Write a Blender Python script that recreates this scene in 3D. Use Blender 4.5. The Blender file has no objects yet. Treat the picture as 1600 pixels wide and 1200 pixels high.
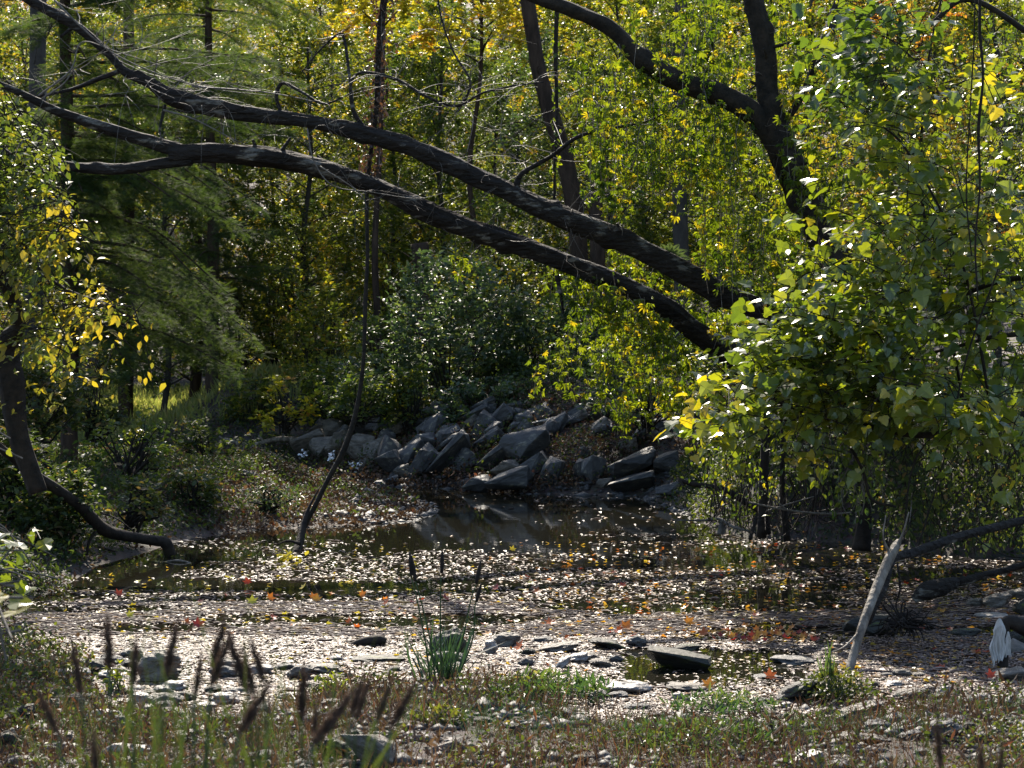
import bpy, math, random
import numpy as np
from mathutils import Vector, Matrix, noise

rng = np.random.default_rng(7)
random.seed(7)
S = bpy.context.scene
COL = S.collection
R = math.radians

# ------------------------------------------------------------------ camera, world, sun, exposure
F = 3111.0; CZ = 3.0; HY = 560.0
cam = bpy.data.cameras.new("camera"); camo = bpy.data.objects.new("camera", cam); COL.objects.link(camo)
camo.location = (0, 0, CZ); camo.rotation_euler = (R(90), 0, 0)
cam.sensor_width = 36; cam.lens = F * 36 / 1600; cam.shift_y = -40 / 1600
cam.clip_start = 0.1; cam.clip_end = 1500
cam.dof.use_dof = True; cam.dof.focus_distance = 25; cam.dof.aperture_fstop = 5.0
S.camera = camo
SUN_EL, SUN_AZ = 41.0, -9.0           # azimuth from +Y (view direction), negative = left
W = bpy.data.worlds.new("World"); S.world = W; W.use_nodes = True
nt = W.node_tree; bg = nt.nodes['Background']
sky = nt.nodes.new('ShaderNodeTexSky'); sky.sky_type = 'NISHITA'; sky.sun_disc = False
sky.sun_elevation = R(SUN_EL); sky.sun_rotation = R(SUN_AZ)
nt.links.new(sky.outputs[0], bg.inputs[0]); bg.inputs[1].default_value = 0.13
sun = bpy.data.lights.new("sun", 'SUN'); suno = bpy.data.objects.new("sun", sun); COL.objects.link(suno)
sun.energy = 5.0; sun.angle = R(0.5); sun.color = (1, 0.90, 0.76)
sd = Vector((math.sin(R(SUN_AZ)) * math.cos(R(SUN_EL)), math.cos(R(SUN_AZ)) * math.cos(R(SUN_EL)), math.sin(R(SUN_EL))))
suno.rotation_euler = sd.to_track_quat('Z', 'Y').to_euler(); suno.location = sd * 60
S.view_settings.view_transform = 'Standard'; S.view_settings.look = 'None'
S.view_settings.exposure = 1.12; S.view_settings.gamma = 1
S.cycles.max_bounces = 7; S.cycles.diffuse_bounces = 3; S.cycles.glossy_bounces = 3
S.cycles.transmission_bounces = 5; S.cycles.transparent_max_bounces = 4
S.cycles.caustics_reflective = False; S.cycles.caustics_refractive = False
S.cycles.sample_clamp_indirect = 6

def at(px, py, Y):
    return np.array([(px - 800) / F * Y, Y, CZ - (py - HY) / F * Y])

# ------------------------------------------------------------------ numeric helpers
def sst(a, b, x):
    t = np.clip((np.asarray(x, float) - a) / (b - a), 0, 1); return t * t * (3 - 2 * t)
def hsh(i, j):
    v = np.sin(i * 127.1 + j * 311.7) * 43758.5453; return v - np.floor(v)
def vn(x, y):
    xi = np.floor(x); yi = np.floor(y); fx = x - xi; fy = y - yi
    fx = fx * fx * (3 - 2 * fx); fy = fy * fy * (3 - 2 * fy)
    a = hsh(xi, yi); b = hsh(xi + 1, yi); c = hsh(xi, yi + 1); d = hsh(xi + 1, yi + 1)
    return (a * (1 - fx) + b * fx) * (1 - fy) + (c * (1 - fx) + d * fx) * fy
def fbm(x, y, o=4):
    s = 0; a = .5
    for k in range(o):
        s = s + a * vn(x * 2 ** k + 17 * k, y * 2 ** k - 9 * k); a *= .5
    return s
def nrm(v):
    return v / np.maximum(np.linalg.norm(v, axis=-1, keepdims=True), 1e-9)

POND_PX = [(-400, 975), (-60, 960), (90, 925), (150, 885), (230, 862), (300, 840), (420, 827), (560, 822), (640, 812), (668, 795), (640, 778),
           (560, 769), (440, 752), (330, 748), (150, 744), (150, 734), (330, 736), (470, 743), (560, 757), (700, 763), (800, 770),
           (1000, 776), (1060, 790), (1110, 822), (1160, 838), (1340, 850), (1480, 868), (1900, 890), (1900, 1095), (1500, 1095), (1400, 1115),
           (1250, 1132), (1100, 1135), (930, 1128), (850, 1085), (760, 1060), (640, 1070), (560, 1072), (450, 1100), (330, 1128), (170, 1110),
           (100, 1030), (0, 1010), (-400, 1010)]
POND = np.array([at(px, py, CZ * F / (py - HY))[:2] for px, py in POND_PX])
def sdist(x, y):
    x = np.asarray(x, float); y = np.asarray(y, float)
    d = np.full(x.shape, 1e9); ins = np.zeros(x.shape, bool); n = len(POND)
    for i in range(n):
        ax, ay = POND[i]; bx, by = POND[(i + 1) % n]
        ex, ey = bx - ax, by - ay
        t = np.clip(((x - ax) * ex + (y - ay) * ey) / (ex * ex + ey * ey), 0, 1)
        d = np.minimum(d, np.hypot(x - ax - t * ex, y - ay - t * ey))
        c = ((ay > y) != (by > y)) & (x < (bx - ax) * (y - ay) / (by - ay + 1e-12) + ax)
        ins ^= c
    return np.where(ins, -d, d)
def hgt(x, y):
    x = np.asarray(x, float); y = np.asarray(y, float)
    d = sdist(x, y); dp = np.maximum(d, 0)
    hn = .03 + .035 * dp + 1.25 * sst(11.5, 4, y)
    hl = np.minimum(dp * .28, .5) + .034 * dp
    hs = np.minimum(dp * .10, .16)
    hl = hl + (hs - hl) * sst(-5.6, -4.6, x) * sst(49, 46, y)
    hr = np.minimum(dp * 1.0, 1.8) + .09 * dp
    hp = np.minimum(dp * .42, 2.3) + .03 * dp
    wl = sst(-1.2, -2.2, x) * sst(49, 47, y) + sst(-7, -12, x) * sst(47, 49, y); wl = np.clip(wl, 0, 1)
    wr = sst(2.5, 4, x) * sst(45, 40, y)
    h = hp * (1 - wl) + hl * wl
    h = h * (1 - wr) + hr * wr
    wn = sst(25, 20.5, y)
    h = h * (1 - wn) + hn * wn
    h = h + .27 * np.maximum(y - 84, 0) * sst(84, 100, y) + .16 * np.maximum(np.abs(x) - 16, 0) * sst(30, 60, y)
    h = h + (fbm(x * .9, y * .9) - .47) * np.minimum(.05 + .03 * dp, .4)
    return np.where(d < 0, -np.minimum(-d * .35, .4) - .0, h)
def hg(x, y):
    return float(hgt(np.array([x]), np.array([y]))[0])
_ys = np.concatenate([np.linspace(3.5, 60, 700), np.linspace(60.3, 200, 400)])
def gp(px, py):
    """ground (or water) point seen at a pixel"""
    k = (px - 800) / F; q = (py - HY) / F
    g = np.maximum(hgt(k * _ys, _ys), 0); z = CZ - q * _ys
    i = np.argmax(z < g)
    if not (z < g).any(): i = len(_ys) - 1
    Y = _ys[i]; return np.array([k * Y, Y, max(g[i], 0)])

# ------------------------------------------------------------------ object helpers
def mesh_np(name, V, Q=None, T=None, smooth=True, v=None, v2=None):
    me = bpy.data.meshes.new(name)
    V = np.asarray(V, np.float32).reshape(-1, 3)
    Q = np.zeros((0, 4), int) if Q is None or len(Q) == 0 else np.asarray(Q)
    T = np.zeros((0, 3), int) if T is None or len(T) == 0 else np.asarray(T)
    me.vertices.add(len(V)); me.vertices.foreach_set('co', V.ravel())
    idx = np.concatenate([Q.ravel(), T.ravel()]).astype(np.int32)
    me.loops.add(len(idx)); me.loops.foreach_set('vertex_index', idx)
    st = np.concatenate([np.arange(len(Q)) * 4, len(Q) * 4 + np.arange(len(T)) * 3]).astype(np.int32)
    me.polygons.add(len(st)); me.polygons.foreach_set('loop_start', st)
    me.polygons.foreach_set('use_smooth', np.full(len(st), smooth))
    if v is not None:
        a = me.attributes.new('v', 'FLOAT', 'POINT'); a.data.foreach_set('value', np.asarray(v, np.float32))
    me.update(calc_edges=True)
    return me
def obj(name, me, mat=None, parent=None):
    o = bpy.data.objects.new(name, me); COL.objects.link(o)
    if mat is not None and me is not None and len(me.materials) == 0: me.materials.append(mat)
    if parent is not None: o.parent = parent
    return o
def tag(o, label=None, cat=None, group=None, kind=None):
    if label: o['label'] = label
    if cat: o['category'] = cat
    if group: o['group'] = group
    if kind: o['kind'] = kind
    return o
def empty(name, loc, label, cat, group=None, rz=0):
    o = bpy.data.objects.new(name, None); COL.objects.link(o)
    o.location = loc; o.rotation_euler = (0, 0, rz); o.empty_display_size = .1
    return tag(o, label, cat, group)

class Acc:
    """collects geometry in world space; built relative to an origin"""
    def __init__(s): s.V = []; s.Q = []; s.T = []; s.v = []; s.n = 0
    def add(s, V, Q=None, T=None, v=None):
        V = np.asarray(V, float)
        if Q is not None and len(Q): s.Q.append(np.asarray(Q) + s.n)
        if T is not None and len(T): s.T.append(np.asarray(T) + s.n)
        s.V.append(V); s.v.append(np.full(len(V), .5) if v is None else v); s.n += len(V)
    def mesh(s, name, org=(0, 0, 0), smooth=True):
        return mesh_np(name, np.concatenate(s.V) - np.array(org), np.concatenate(s.Q) if s.Q else None,
                       np.concatenate(s.T) if s.T else None, smooth, np.concatenate(s.v))

def catmull(P, n):
    P = np.asarray(P, float); m = len(P)
    if m == 2: return P[0] + (P[1] - P[0]) * np.linspace(0, 1, n)[:, None]
    E = np.vstack([2 * P[0] - P[1], P, 2 * P[-1] - P[-2]])
    u = np.linspace(0, m - 1 - 1e-6, n); i = u.astype(int); t = (u - i)[:, None]
    p0, p1, p2, p3 = E[i], E[i + 1], E[i + 2], E[i + 3]
    return .5 * (2 * p1 + (p2 - p0) * t + (2 * p0 - 5 * p1 + 4 * p2 - p3) * t ** 2 + (3 * p1 - p0 - 3 * p2 + p3) * t ** 3)
def tube(acc, P, rad, sides=8, n=None, rough=0.0, seed=0., cap=True, v=None, kf=1.0):
    P = np.asarray(P, float); n = n or max(2, len(P) * 4)
    C = catmull(P, n); rr = np.interp(np.linspace(0, len(P) - 1, n), np.arange(len(P)), np.broadcast_to(rad, (len(P),)) if np.ndim(rad) else np.full(len(P), rad))
    Tn = nrm(np.gradient(C, axis=0))
    up = np.array([0, 0, 1.]) if abs(Tn[0][2]) < .9 else np.array([1., 0, 0])
    N = np.zeros_like(C); N[0] = nrm(np.cross(Tn[0], up))
    for i in range(1, n):
        w = N[i - 1] - Tn[i] * np.dot(N[i - 1], Tn[i]); N[i] = nrm(w)
    B = np.cross(Tn, N)
    a = np.arange(sides) / sides * 2 * np.pi
    s = np.concatenate([[0], np.cumsum(np.linalg.norm(np.diff(C, axis=0), axis=1))])
    f = np.ones((n, sides))
    if rough:
        A, SS = np.meshgrid(a, s)
        q = fbm(np.cos(A) * 1.6 * kf + seed, np.sin(A) * 1.6 * kf + SS * 1.1 + seed * 3) - .47
        q2 = fbm(np.cos(A) * 5 * kf + seed * 5, np.sin(A) * 5 * kf + SS * 1.8 + 7, 3) - .44
        q3 = fbm(np.cos(A) * 4.5 * kf + seed * 2, np.sin(A) * 4.5 * kf + SS * .55, 3) - .44
        q0 = fbm(SS * .8 + seed, SS * 0 + 3.3, 3) - .44
        kn = np.zeros_like(A)
        if sides >= 14 and rough >= .3:
            kr = np.random.default_rng(int(seed * 10) + 3)
            for _ in range(int(s[-1] * 1.6)):
                sa, aa, w_, hgt_ = kr.uniform(0, s[-1]), kr.uniform(0, 6.28), kr.uniform(.05, .2), kr.uniform(.2, .9)
                da = np.abs((A - aa + np.pi) % (2 * np.pi) - np.pi)
                kn += hgt_ * np.exp(-((SS - sa) / w_) ** 2 - (da / .55) ** 2)
        f = 1 + kn * .6 + rough * (1.5 * q + .7 * q2 + 1.5 * q3 + 1.2 * q0)
    V = C[:, None, :] + rr[:, None, None] * f[:, :, None] * (np.cos(a)[None, :, None] * N[:, None, :] + np.sin(a)[None, :, None] * B[:, None, :])
    V = V.reshape(-1, 3)
    i = np.arange(n - 1)[:, None] * sides; j = np.arange(sides)[None, :]; j2 = (j + 1) % sides
    Q = np.stack([i + j, i + j2, i + sides + j2, i + sides + j], -1).reshape(-1, 4)
    T = []
    if cap:
        V = np.vstack([V, C[0], C[-1]]); c0 = n * sides; k = np.arange(sides); k2 = (k + 1) % sides
        T = np.vstack([np.stack([np.full(sides, c0), k2, k], -1), np.stack([np.full(sides, c0 + 1), (n - 1) * sides + k, (n - 1) * sides + k2], -1)])
    acc.add(V, Q, T, None if v is None else np.full(len(V), v))
    return C

# leaf templates: x across, y along, z along the normal
LT = {
 'dia': (np.array([(0, 0, 0), (.32, .45, .06), (0, 1, -.12), (-.32, .45, .06)]), [(0, 1, 2), (0, 2, 3)]),
 'oval': (np.array([(0, 0, 0), (.27, .3, .07), (.24, .65, .03), (0, 1, -.16), (-.24, .65, .03), (-.27, .3, .07), (0, .48, -.02)]),
          [(0, 1, 6), (1, 2, 6), (2, 3, 6), (3, 4, 6), (4, 5, 6), (5, 0, 6)]),
 'heart': (np.array([(0, .08, 0), (.2, 0, .02), (.46, .16, .05), (.5, .42, .0), (.36, .5, .02), (.26, .78, -.05), (0, 1.05, -.2), (-.26, .78, -.05), (-.36, .5, .02), (-.5, .42, .0), (-.46, .16, .05), (-.2, 0, .02), (0, .45, -.05)]),
           [(i, (i + 1) % 12, 12) for i in range(12)]),
 'maple': (np.array([(0, 0, 0), (.15, .12, .0), (.48, .08, .08), (.3, .32, .0), (.55, .6, .1), (.2, .58, .0), (0, 1, .06), (-.2, .58, 0), (-.55, .6, .1), (-.3, .32, 0), (-.48, .08, .08), (-.15, .12, 0), (0, .35, -.05)]),
           [(i, (i + 1) % 12, 12) for i in range(12)]),
 'blade': (np.array([(-.03, 0, 0), (.03, 0, 0), (.028, .5, .05), (-.028, .5, .05), (0, 1, -.1)]), [(0, 1, 2), (0, 2, 3), (3, 2, 4)]),
 'ndl': (np.array([(0, 0, 0), (.11, .5, 0), (0, 1, -.1), (-.11, .5, 0)]), [(0, 1, 2), (0, 2, 3)]),
 # virginia creeper: five drooping leaflets
}
def _creeper():
    V = []; T = []
    for k, a in enumerate((-75, -38, 0, 38, 75)):
        c, s = math.cos(R(a)), math.sin(R(a)); L = .95 - .1 * abs(k - 2); b = len(V)
        for (x, y, z) in ((0, 0, 0), (.17, .5, .03), (0, L, -.3), (-.17, .5, .03)):
            V.append((x * c + y * s, -x * s + y * c, z - .15 * y * y))
        T += [(b, b + 1, b + 2), (b, b + 2, b + 3)]
    return np.array(V), T
LT['creep'] = _creeper()
def _wisp():
    V = []; T = []
    for k in range(7):
        y = k / 7.; L = .42 * (1 - y * .6)
        for s in (-1, 1):
            b = len(V); V += [(0, y, 0), (0, y + .07, 0), (s * L, y + .3, -.06)]; T.append((b, b + 1, b + 2) if s > 0 else (b, b + 2, b + 1))
    return np.array(V), T
LT['wisp'] = _wisp()      # feathery conifer spray

def leaves(acc, P, D, N, size, kind='dia', v=None, wr=1.0):
    P = np.asarray(P, float); n = len(P)
    if n == 0: return
    tv, tt = LT[kind]; tt = np.array(tt)
    Yv = nrm(np.broadcast_to(D, P.shape)); N = np.broadcast_to(N, P.shape)
    Xv = nrm(np.cross(Yv, N)); Zv = np.cross(Xv, Yv)
    size = np.broadcast_to(size, (n,))[:, None, None]
    V = P[:, None, :] + size * (tv[None, :, 0:1] * wr * Xv[:, None, :] + tv[None, :, 1:2] * Yv[:, None, :] + tv[None, :, 2:3] * Zv[:, None, :])
    k = len(tv); T = (tt[None] + (np.arange(n) * k)[:, None, None]).reshape(-1, 3)
    v = rng.random(n) if v is None else np.broadcast_to(v, (n,))
    acc.add(V.reshape(-1, 3), None, T, np.repeat(v, k))
def jit(n, s): return rng.normal(0, s, (n, 3))
def rdir(n):
    return nrm(rng.normal(0, 1, (n, 3)))
UP = np.array([0, 0, 1.])

def along(Ps, Ds, Ls, k, size, kind, acc, droop=.25, up=.5, spread=.9, v=None, wr=1., vs=.22, zdown=0.):
    """k leaves along each twig (start Ps, direction Ds, length Ls)"""
    m = len(Ps); t = (np.arange(k) + .6) / k
    t = np.broadcast_to(t, (m, k)) + rng.normal(0, .3 / k, (m, k))
    Pp = Ps[:, None] + Ds[:, None] * (Ls[:, None] * t)[..., None]
    Pp[..., 2] -= droop * (Ls[:, None] * t) ** 2
    side = np.cross(Ds, UP); side = nrm(side)
    sg = np.where(np.arange(k) % 2 == 0, 1, -1)[None, :, None]
    D = Ds[:, None] * .55 + side[:, None] * sg * spread + rng.normal(0, .35, (m, k, 3)); D[..., 2] -= zdown
    N = UP * up + rng.normal(0, .42, (m, k, 3))
    if v is None: v = np.clip(rng.random((m, 1)) * .7 + rng.normal(.15, vs, (m, k)), 0, 1)
    else: v = np.clip(v[:, None] + rng.normal(0, vs, (m, k)), 0, 1)
    sz = size * rng.uniform(.45, 1.3, (m, k))
    leaves(acc, Pp.reshape(-1, 3), D.reshape(-1, 3), N.reshape(-1, 3), sz.ravel(), kind, v.ravel(), wr)

# ------------------------------------------------------------------ materials
def nodemat(name):
    m = bpy.data.materials.new(name); m.use_nodes = True; t = m.node_tree; t.nodes.clear()
    o = t.nodes.new('ShaderNodeOutputMaterial'); return m, t, o
def ramp(t, cols):
    r = t.nodes.new('ShaderNodeValToRGB'); e = r.color_ramp.elements
    while len(e) > 1: e.remove(e[-1])
    e[0].position = cols[0][0]; e[0].color = (*cols[0][1], 1)
    for p, c in cols[1:]:
        q = e.new(p); q.color = (*c, 1)
    return r
def leafmat(name, cols, gain=(2.6, 3.0, 1.0), tr=.5, rough=.38, spec=.5, cap=.75):
    """cols: ramp of real leaf reflectance; the light that passes through is yellower and stronger"""
    m, t, o = nodemat(name); L = t.links.new
    a = t.nodes.new('ShaderNodeAttribute'); a.attribute_name = 'v'
    r = ramp(t, cols); L(a.outputs['Fac'], r.inputs[0])
    g = t.nodes.new('ShaderNodeVectorMath'); g.operation = 'MULTIPLY'; L(r.outputs[0], g.inputs[0]); g.inputs[1].default_value = gain
    mn = t.nodes.new('ShaderNodeVectorMath'); mn.operation = 'MINIMUM'; L(g.outputs[0], mn.inputs[0]); mn.inputs[1].default_value = (cap, cap, cap)
    b = t.nodes.new('ShaderNodeBsdfPrincipled'); L(r.outputs[0], b.inputs['Base Color'])
    b.inputs['Roughness'].default_value = rough; b.inputs['Specular IOR Level'].default_value = spec
    tb = t.nodes.new('ShaderNodeBsdfTranslucent'); L(mn.outputs[0], tb.inputs[0])
    mx = t.nodes.new('ShaderNodeMixShader'); mx.inputs[0].default_value = tr
    L(b.outputs[0], mx.inputs[1]); L(tb.outputs[0], mx.inputs[2]); L(mx.outputs[0], o.inputs[0])
    return m
def solid(name, c1, c2, scale=6., rough=.8, bump=.5, bscale=20., spec=.3, stretch=(1, 1, 1), extra=None, dist=.02, voro=False):
    m, t, o = nodemat(name); L = t.links.new
    tc = t.nodes.new('ShaderNodeTexCoord'); mp = t.nodes.new('ShaderNodeMapping'); mp.inputs['Scale'].default_value = stretch
    L(tc.outputs['Object'], mp.inputs[0])
    n1 = t.nodes.new('ShaderNodeTexNoise'); n1.inputs['Scale'].default_value = scale; n1.inputs['Detail'].default_value = 8; n1.inputs['Roughness'].default_value = .65
    L(mp.outputs[0], n1.inputs[0])
    r = ramp(t, [(.36, c1), (.64, c2)] if extra is None else [(.3, c1), (.52, c2), (.57, c2), (.64, extra)]); L(n1.outputs[0], r.inputs[0])
    b = t.nodes.new('ShaderNodeBsdfPrincipled'); L(r.outputs[0], b.inputs['Base Color'])
    b.inputs['Roughness'].default_value = rough; b.inputs['Specular IOR Level'].default_value = spec
    if voro:
        n2 = t.nodes.new('ShaderNodeTexVoronoi'); n2.inputs['Scale'].default_value = bscale; L(mp.outputs[0], n2.inputs[0]); bo = n2.outputs['Distance']
        n3 = t.nodes.new('ShaderNodeTexNoise'); n3.inputs['Scale'].default_value = bscale * 2; n3.inputs['Detail'].default_value = 6; L(mp.outputs[0], n3.inputs[0])
        ad = t.nodes.new('ShaderNodeMath'); ad.operation = 'ADD'; L(bo, ad.inputs[0]); L(n3.outputs[0], ad.inputs[1]); bo = ad.outputs[0]
    else:
        n2 = t.nodes.new('ShaderNodeTexNoise'); n2.inputs['Scale'].default_value = bscale; n2.inputs['Detail'].default_value = 8; L(mp.outputs[0], n2.inputs[0]); bo = n2.outputs[0]
    bp = t.nodes.new('ShaderNodeBump'); bp.inputs['Strength'].default_value = bump; bp.inputs['Distance'].default_value = dist
    L(bo, bp.inputs['Height']); L(bp.outputs[0], b.inputs['Normal'])
    L(b.outputs[0], o.inputs[0]); return m
M = {}
M['bark_dark'] = solid('dark furrowed bark', (.005, .004, .0035), (.02, .016, .013), 3.4, .85, 1., 11, .3, (.5, 1, 1.4), (.15, .14, .12), .05, True)  # pale patches mix grey bark with sunlight put into the colour
M['bark_vine'] = solid('rough dark bark', (.007, .006, .004), (.028, .021, .014), 7, .9, .9, 18, .3, dist=.03)
M['bark_brown'] = solid('brown fibrous bark', (.022, .015, .011), (.06, .04, .028), 6, .9, .8, 20, .2, (1, 1, .25))
M['bark_grey'] = solid('grey bark', (.02, .018, .016), (.055, .048, .04), 4, .85, .7, 18, .3, (1, 1, .4))
M['twig'] = solid('bare grey twigs', (.05, .042, .035), (.15, .13, .105), 9, .6, .3, 30, .5)
M['wood_pale'] = solid('weathered pale wood', (.05, .038, .028), (.25, .215, .17), 6, .7, 1., 14, .3, (1.6, 1, .5), dist=.03)
M['wood_dark'] = solid('wet dark wood', (.008, .006, .005), (.032, .024, .018), 6, .8, .8, 20, .25)
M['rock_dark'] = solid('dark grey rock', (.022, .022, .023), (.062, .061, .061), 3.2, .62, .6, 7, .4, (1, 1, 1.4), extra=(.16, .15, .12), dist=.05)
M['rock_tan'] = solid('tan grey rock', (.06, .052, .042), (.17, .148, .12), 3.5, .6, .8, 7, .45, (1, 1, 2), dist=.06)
M['rock_pale'] = solid('pale river rock', (.11, .10, .09), (.30, .275, .25), 4, .45, .5, 9, .5, dist=.03)
M['rock_moss'] = solid('mossy wet rock', (.010, .010, .009), (.03, .03, .024), 3, .65, .7, 9, .35, extra=(.06, .075, .015), dist=.04)
M['cloth'] = solid('dirty white cloth', (.38, .35, .31), (.7, .67, .63), 12, .85, .6, 30, .15, (1, 1, .25))

lm = leafmat
M['creeper'] = lm('creeper leaf', [(0, (.035, .07, .012)), (.45, (.08, .12, .018)), (.85, (.15, .19, .022)), (1, (.25, .22, .03))], (2.7, 2.35, .5), .55)
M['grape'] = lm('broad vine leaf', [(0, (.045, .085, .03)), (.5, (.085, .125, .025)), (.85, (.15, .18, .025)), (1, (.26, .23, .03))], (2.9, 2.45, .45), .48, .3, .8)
M['yellow'] = lm('yellow autumn leaf', [(0, (.18, .2, .02)), (.5, (.33, .30, .025)), (.9, (.42, .34, .03)), (1, (.40, .20, .03))], (1.6, 1.6, .8), .56, cap=.85)
M['orange'] = lm('orange autumn leaf', [(0, (.15, .16, .03)), (.5, (.33, .24, .03)), (.85, (.38, .18, .03)), (1, (.3, .08, .02))], (1.6, 1.5, .9), .55)
M['olive'] = lm('olive green leaf', [(0, (.03, .055, .014)), (.5, (.06, .09, .02)), (.85, (.11, .12, .025)), (1, (.22, .19, .03))], (2.7, 2.3, .7), .52)
M['fleck'] = lm('mixed yellow green leaf', [(0, (.045, .07, .015)), (.35, (.09, .12, .02)), (.65, (.17, .18, .025)), (.93, (.29, .26, .035)), (1, (.3, .17, .04))], (1.95, 1.95, .65), .52)
M['green'] = lm('mid green leaf', [(0, (.03, .06, .018)), (.6, (.06, .09, .024)), (1, (.13, .15, .03))], (2.6, 2.4, .8), .52)
M['dark'] = lm('dark blue green leaf', [(0, (.028, .045, .027)), (.6, (.052, .08, .045)), (1, (.10, .12, .05))], (2.0, 2.2, .9), .4, .42, .55)
M['conifer'] = lm('conifer spray', [(0, (.03, .05, .022)), (.6, (.05, .075, .03)), (1, (.08, .10, .03))], (2.2, 2.3, .9), .42, .75, .1)
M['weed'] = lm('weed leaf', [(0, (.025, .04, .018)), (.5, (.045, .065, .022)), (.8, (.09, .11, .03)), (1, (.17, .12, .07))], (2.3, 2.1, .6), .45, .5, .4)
M['shade_toned_weed'] = lm('shade-toned bank weed leaf', [(0, (.022, .038, .018)), (.6, (.04, .062, .024)), (.93, (.08, .10, .03)), (1, (.14, .10, .06))], (2.3, 2.1, .6), .45, .55, .25)  # darker copy of the weed leaf; bank shade is put into the colour
M['grass'] = lm('grass blade', [(0, (.025, .05, .03)), (.5, (.04, .07, .028)), (.8, (.09, .11, .035)), (1, (.2, .16, .09))], (2., 2.3, .9), .4, .35)
M['meadow'] = lm('pale meadow grass', [(0, (.12, .15, .05)), (.6, (.2, .22, .08)), (1, (.3, .27, .12))], (1.8, 1.8, .9), .5, .6, .2)  # sunlight on the clearing is put into this pale leaf colour
M['darkgrass'] = lm('blue green grass blade', [(0, (.02, .04, .026)), (.6, (.035, .065, .035)), (1, (.09, .12, .05))], (1.8, 2.1, .9), .35, .35)  # dark blue green also carries the shade on near grass patches
M['dead'] = lm('dead brown leaf', [(0, (.035, .02, .013)), (.5, (.08, .048, .03)), (.8, (.15, .10, .065)), (1, (.18, .06, .03))], (1.6, 1.5, 1.), .25, .6, .3)
M['redvine'] = lm('dull brown leaf', [(0, (.03, .018, .014)), (.5, (.06, .035, .02)), (1, (.12, .06, .03))], (1.6, 1.4, 1.), .3)
M['debris'] = lm('wet floating debris', [(0, (.05, .032, .026)), (.5, (.15, .10, .082)), (.8, (.27, .19, .15)), (.9, (.36, .24, .08)), (1, (.4, .14, .04))], (1, 1, 1), .05, .54, .5)
M['fall_red'] = lm('red fallen leaf', [(0, (.35, .05, .015)), (.5, (.42, .11, .02)), (1, (.25, .03, .02))], (1.4, 1.2, 1), .35, .4)
M['fall_orange'] = lm('orange fallen leaf', [(0, (.5, .17, .02)), (1, (.5, .25, .03))], (1.4, 1.3, 1), .35, .4)
M['fall_yellow'] = lm('yellow fallen leaf', [(0, (.5, .38, .03)), (1, (.42, .4, .05))], (1.3, 1.3, 1), .35, .4)
M['plume'] = lm('foxtail bristle', [(0, (.03, .021, .018)), (1, (.13, .095, .08))], (1.5, 1.35, 1.1), .35, .5)

# ground
m, t, o = nodemat('woodland ground'); L = t.links.new
tc = t.nodes.new('ShaderNodeTexCoord')
n1 = t.nodes.new('ShaderNodeTexNoise'); n1.inputs['Scale'].default_value = 3.5; n1.inputs['Detail'].default_value = 12; n1.inputs['Roughness'].default_value = .7; L(tc.outputs['Object'], n1.inputs[0])
r = ramp(t, [(.35, (.018, .013, .01)), (.5, (.04, .028, .021)), (.62, (.065, .048, .034)), (.72, (.035, .038, .016))]); L(n1.outputs[0], r.inputs[0])
vo = t.nodes.new('ShaderNodeTexVoronoi'); vo.inputs['Scale'].default_value = 14; L(tc.outputs['Object'], vo.inputs[0])
mx = t.nodes.new('ShaderNodeMix'); mx.data_type = 'RGBA'; mx.blend_type = 'MULTIPLY'; mx.inputs[0].default_value = .5
L(r.outputs[0], mx.inputs[6]); L(vo.outputs['Color'], mx.inputs[7])
b = t.nodes.new('ShaderNodeBsdfPrincipled'); b.inputs['Roughness'].default_value = .85; L(mx.outputs[2], b.inputs['Base Color'])
bp = t.nodes.new('ShaderNodeBump'); bp.inputs['Strength'].default_value = .8; bp.inputs['Distance'].default_value = .05; L(n1.outputs[0], bp.inputs['Height']); L(bp.outputs[0], b.inputs['Normal'])
L(b.outputs[0], o.inputs[0]); M['ground'] = m
# water
m, t, o = nodemat('still creek water'); L = t.links.new
tc = t.nodes.new('ShaderNodeTexCoord'); mp = t.nodes.new('ShaderNodeMapping'); mp.inputs['Scale'].default_value = (1, 1, 1); L(tc.outputs['Object'], mp.inputs[0])
n1 = t.nodes.new('ShaderNodeTexNoise'); n1.inputs['Scale'].default_value = 2.2; n1.inputs['Detail'].default_value = 4; L(mp.outputs[0], n1.inputs[0])
b = t.nodes.new('ShaderNodeBsdfPrincipled'); b.inputs['Base Color'].default_value = (.014, .013, .008, 1); b.inputs['Roughness'].default_value = .02; b.inputs['IOR'].default_value = 1.45
b.inputs['Specular IOR Level'].default_value = .5
bp = t.nodes.new('ShaderNodeBump'); bp.inputs['Strength'].default_value = .07; bp.inputs['Distance'].default_value = .02; L(n1.outputs[0], bp.inputs['Height']); L(bp.outputs[0], b.inputs['Normal'])
L(b.outputs[0], o.inputs[0]); M['water'] = m

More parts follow.
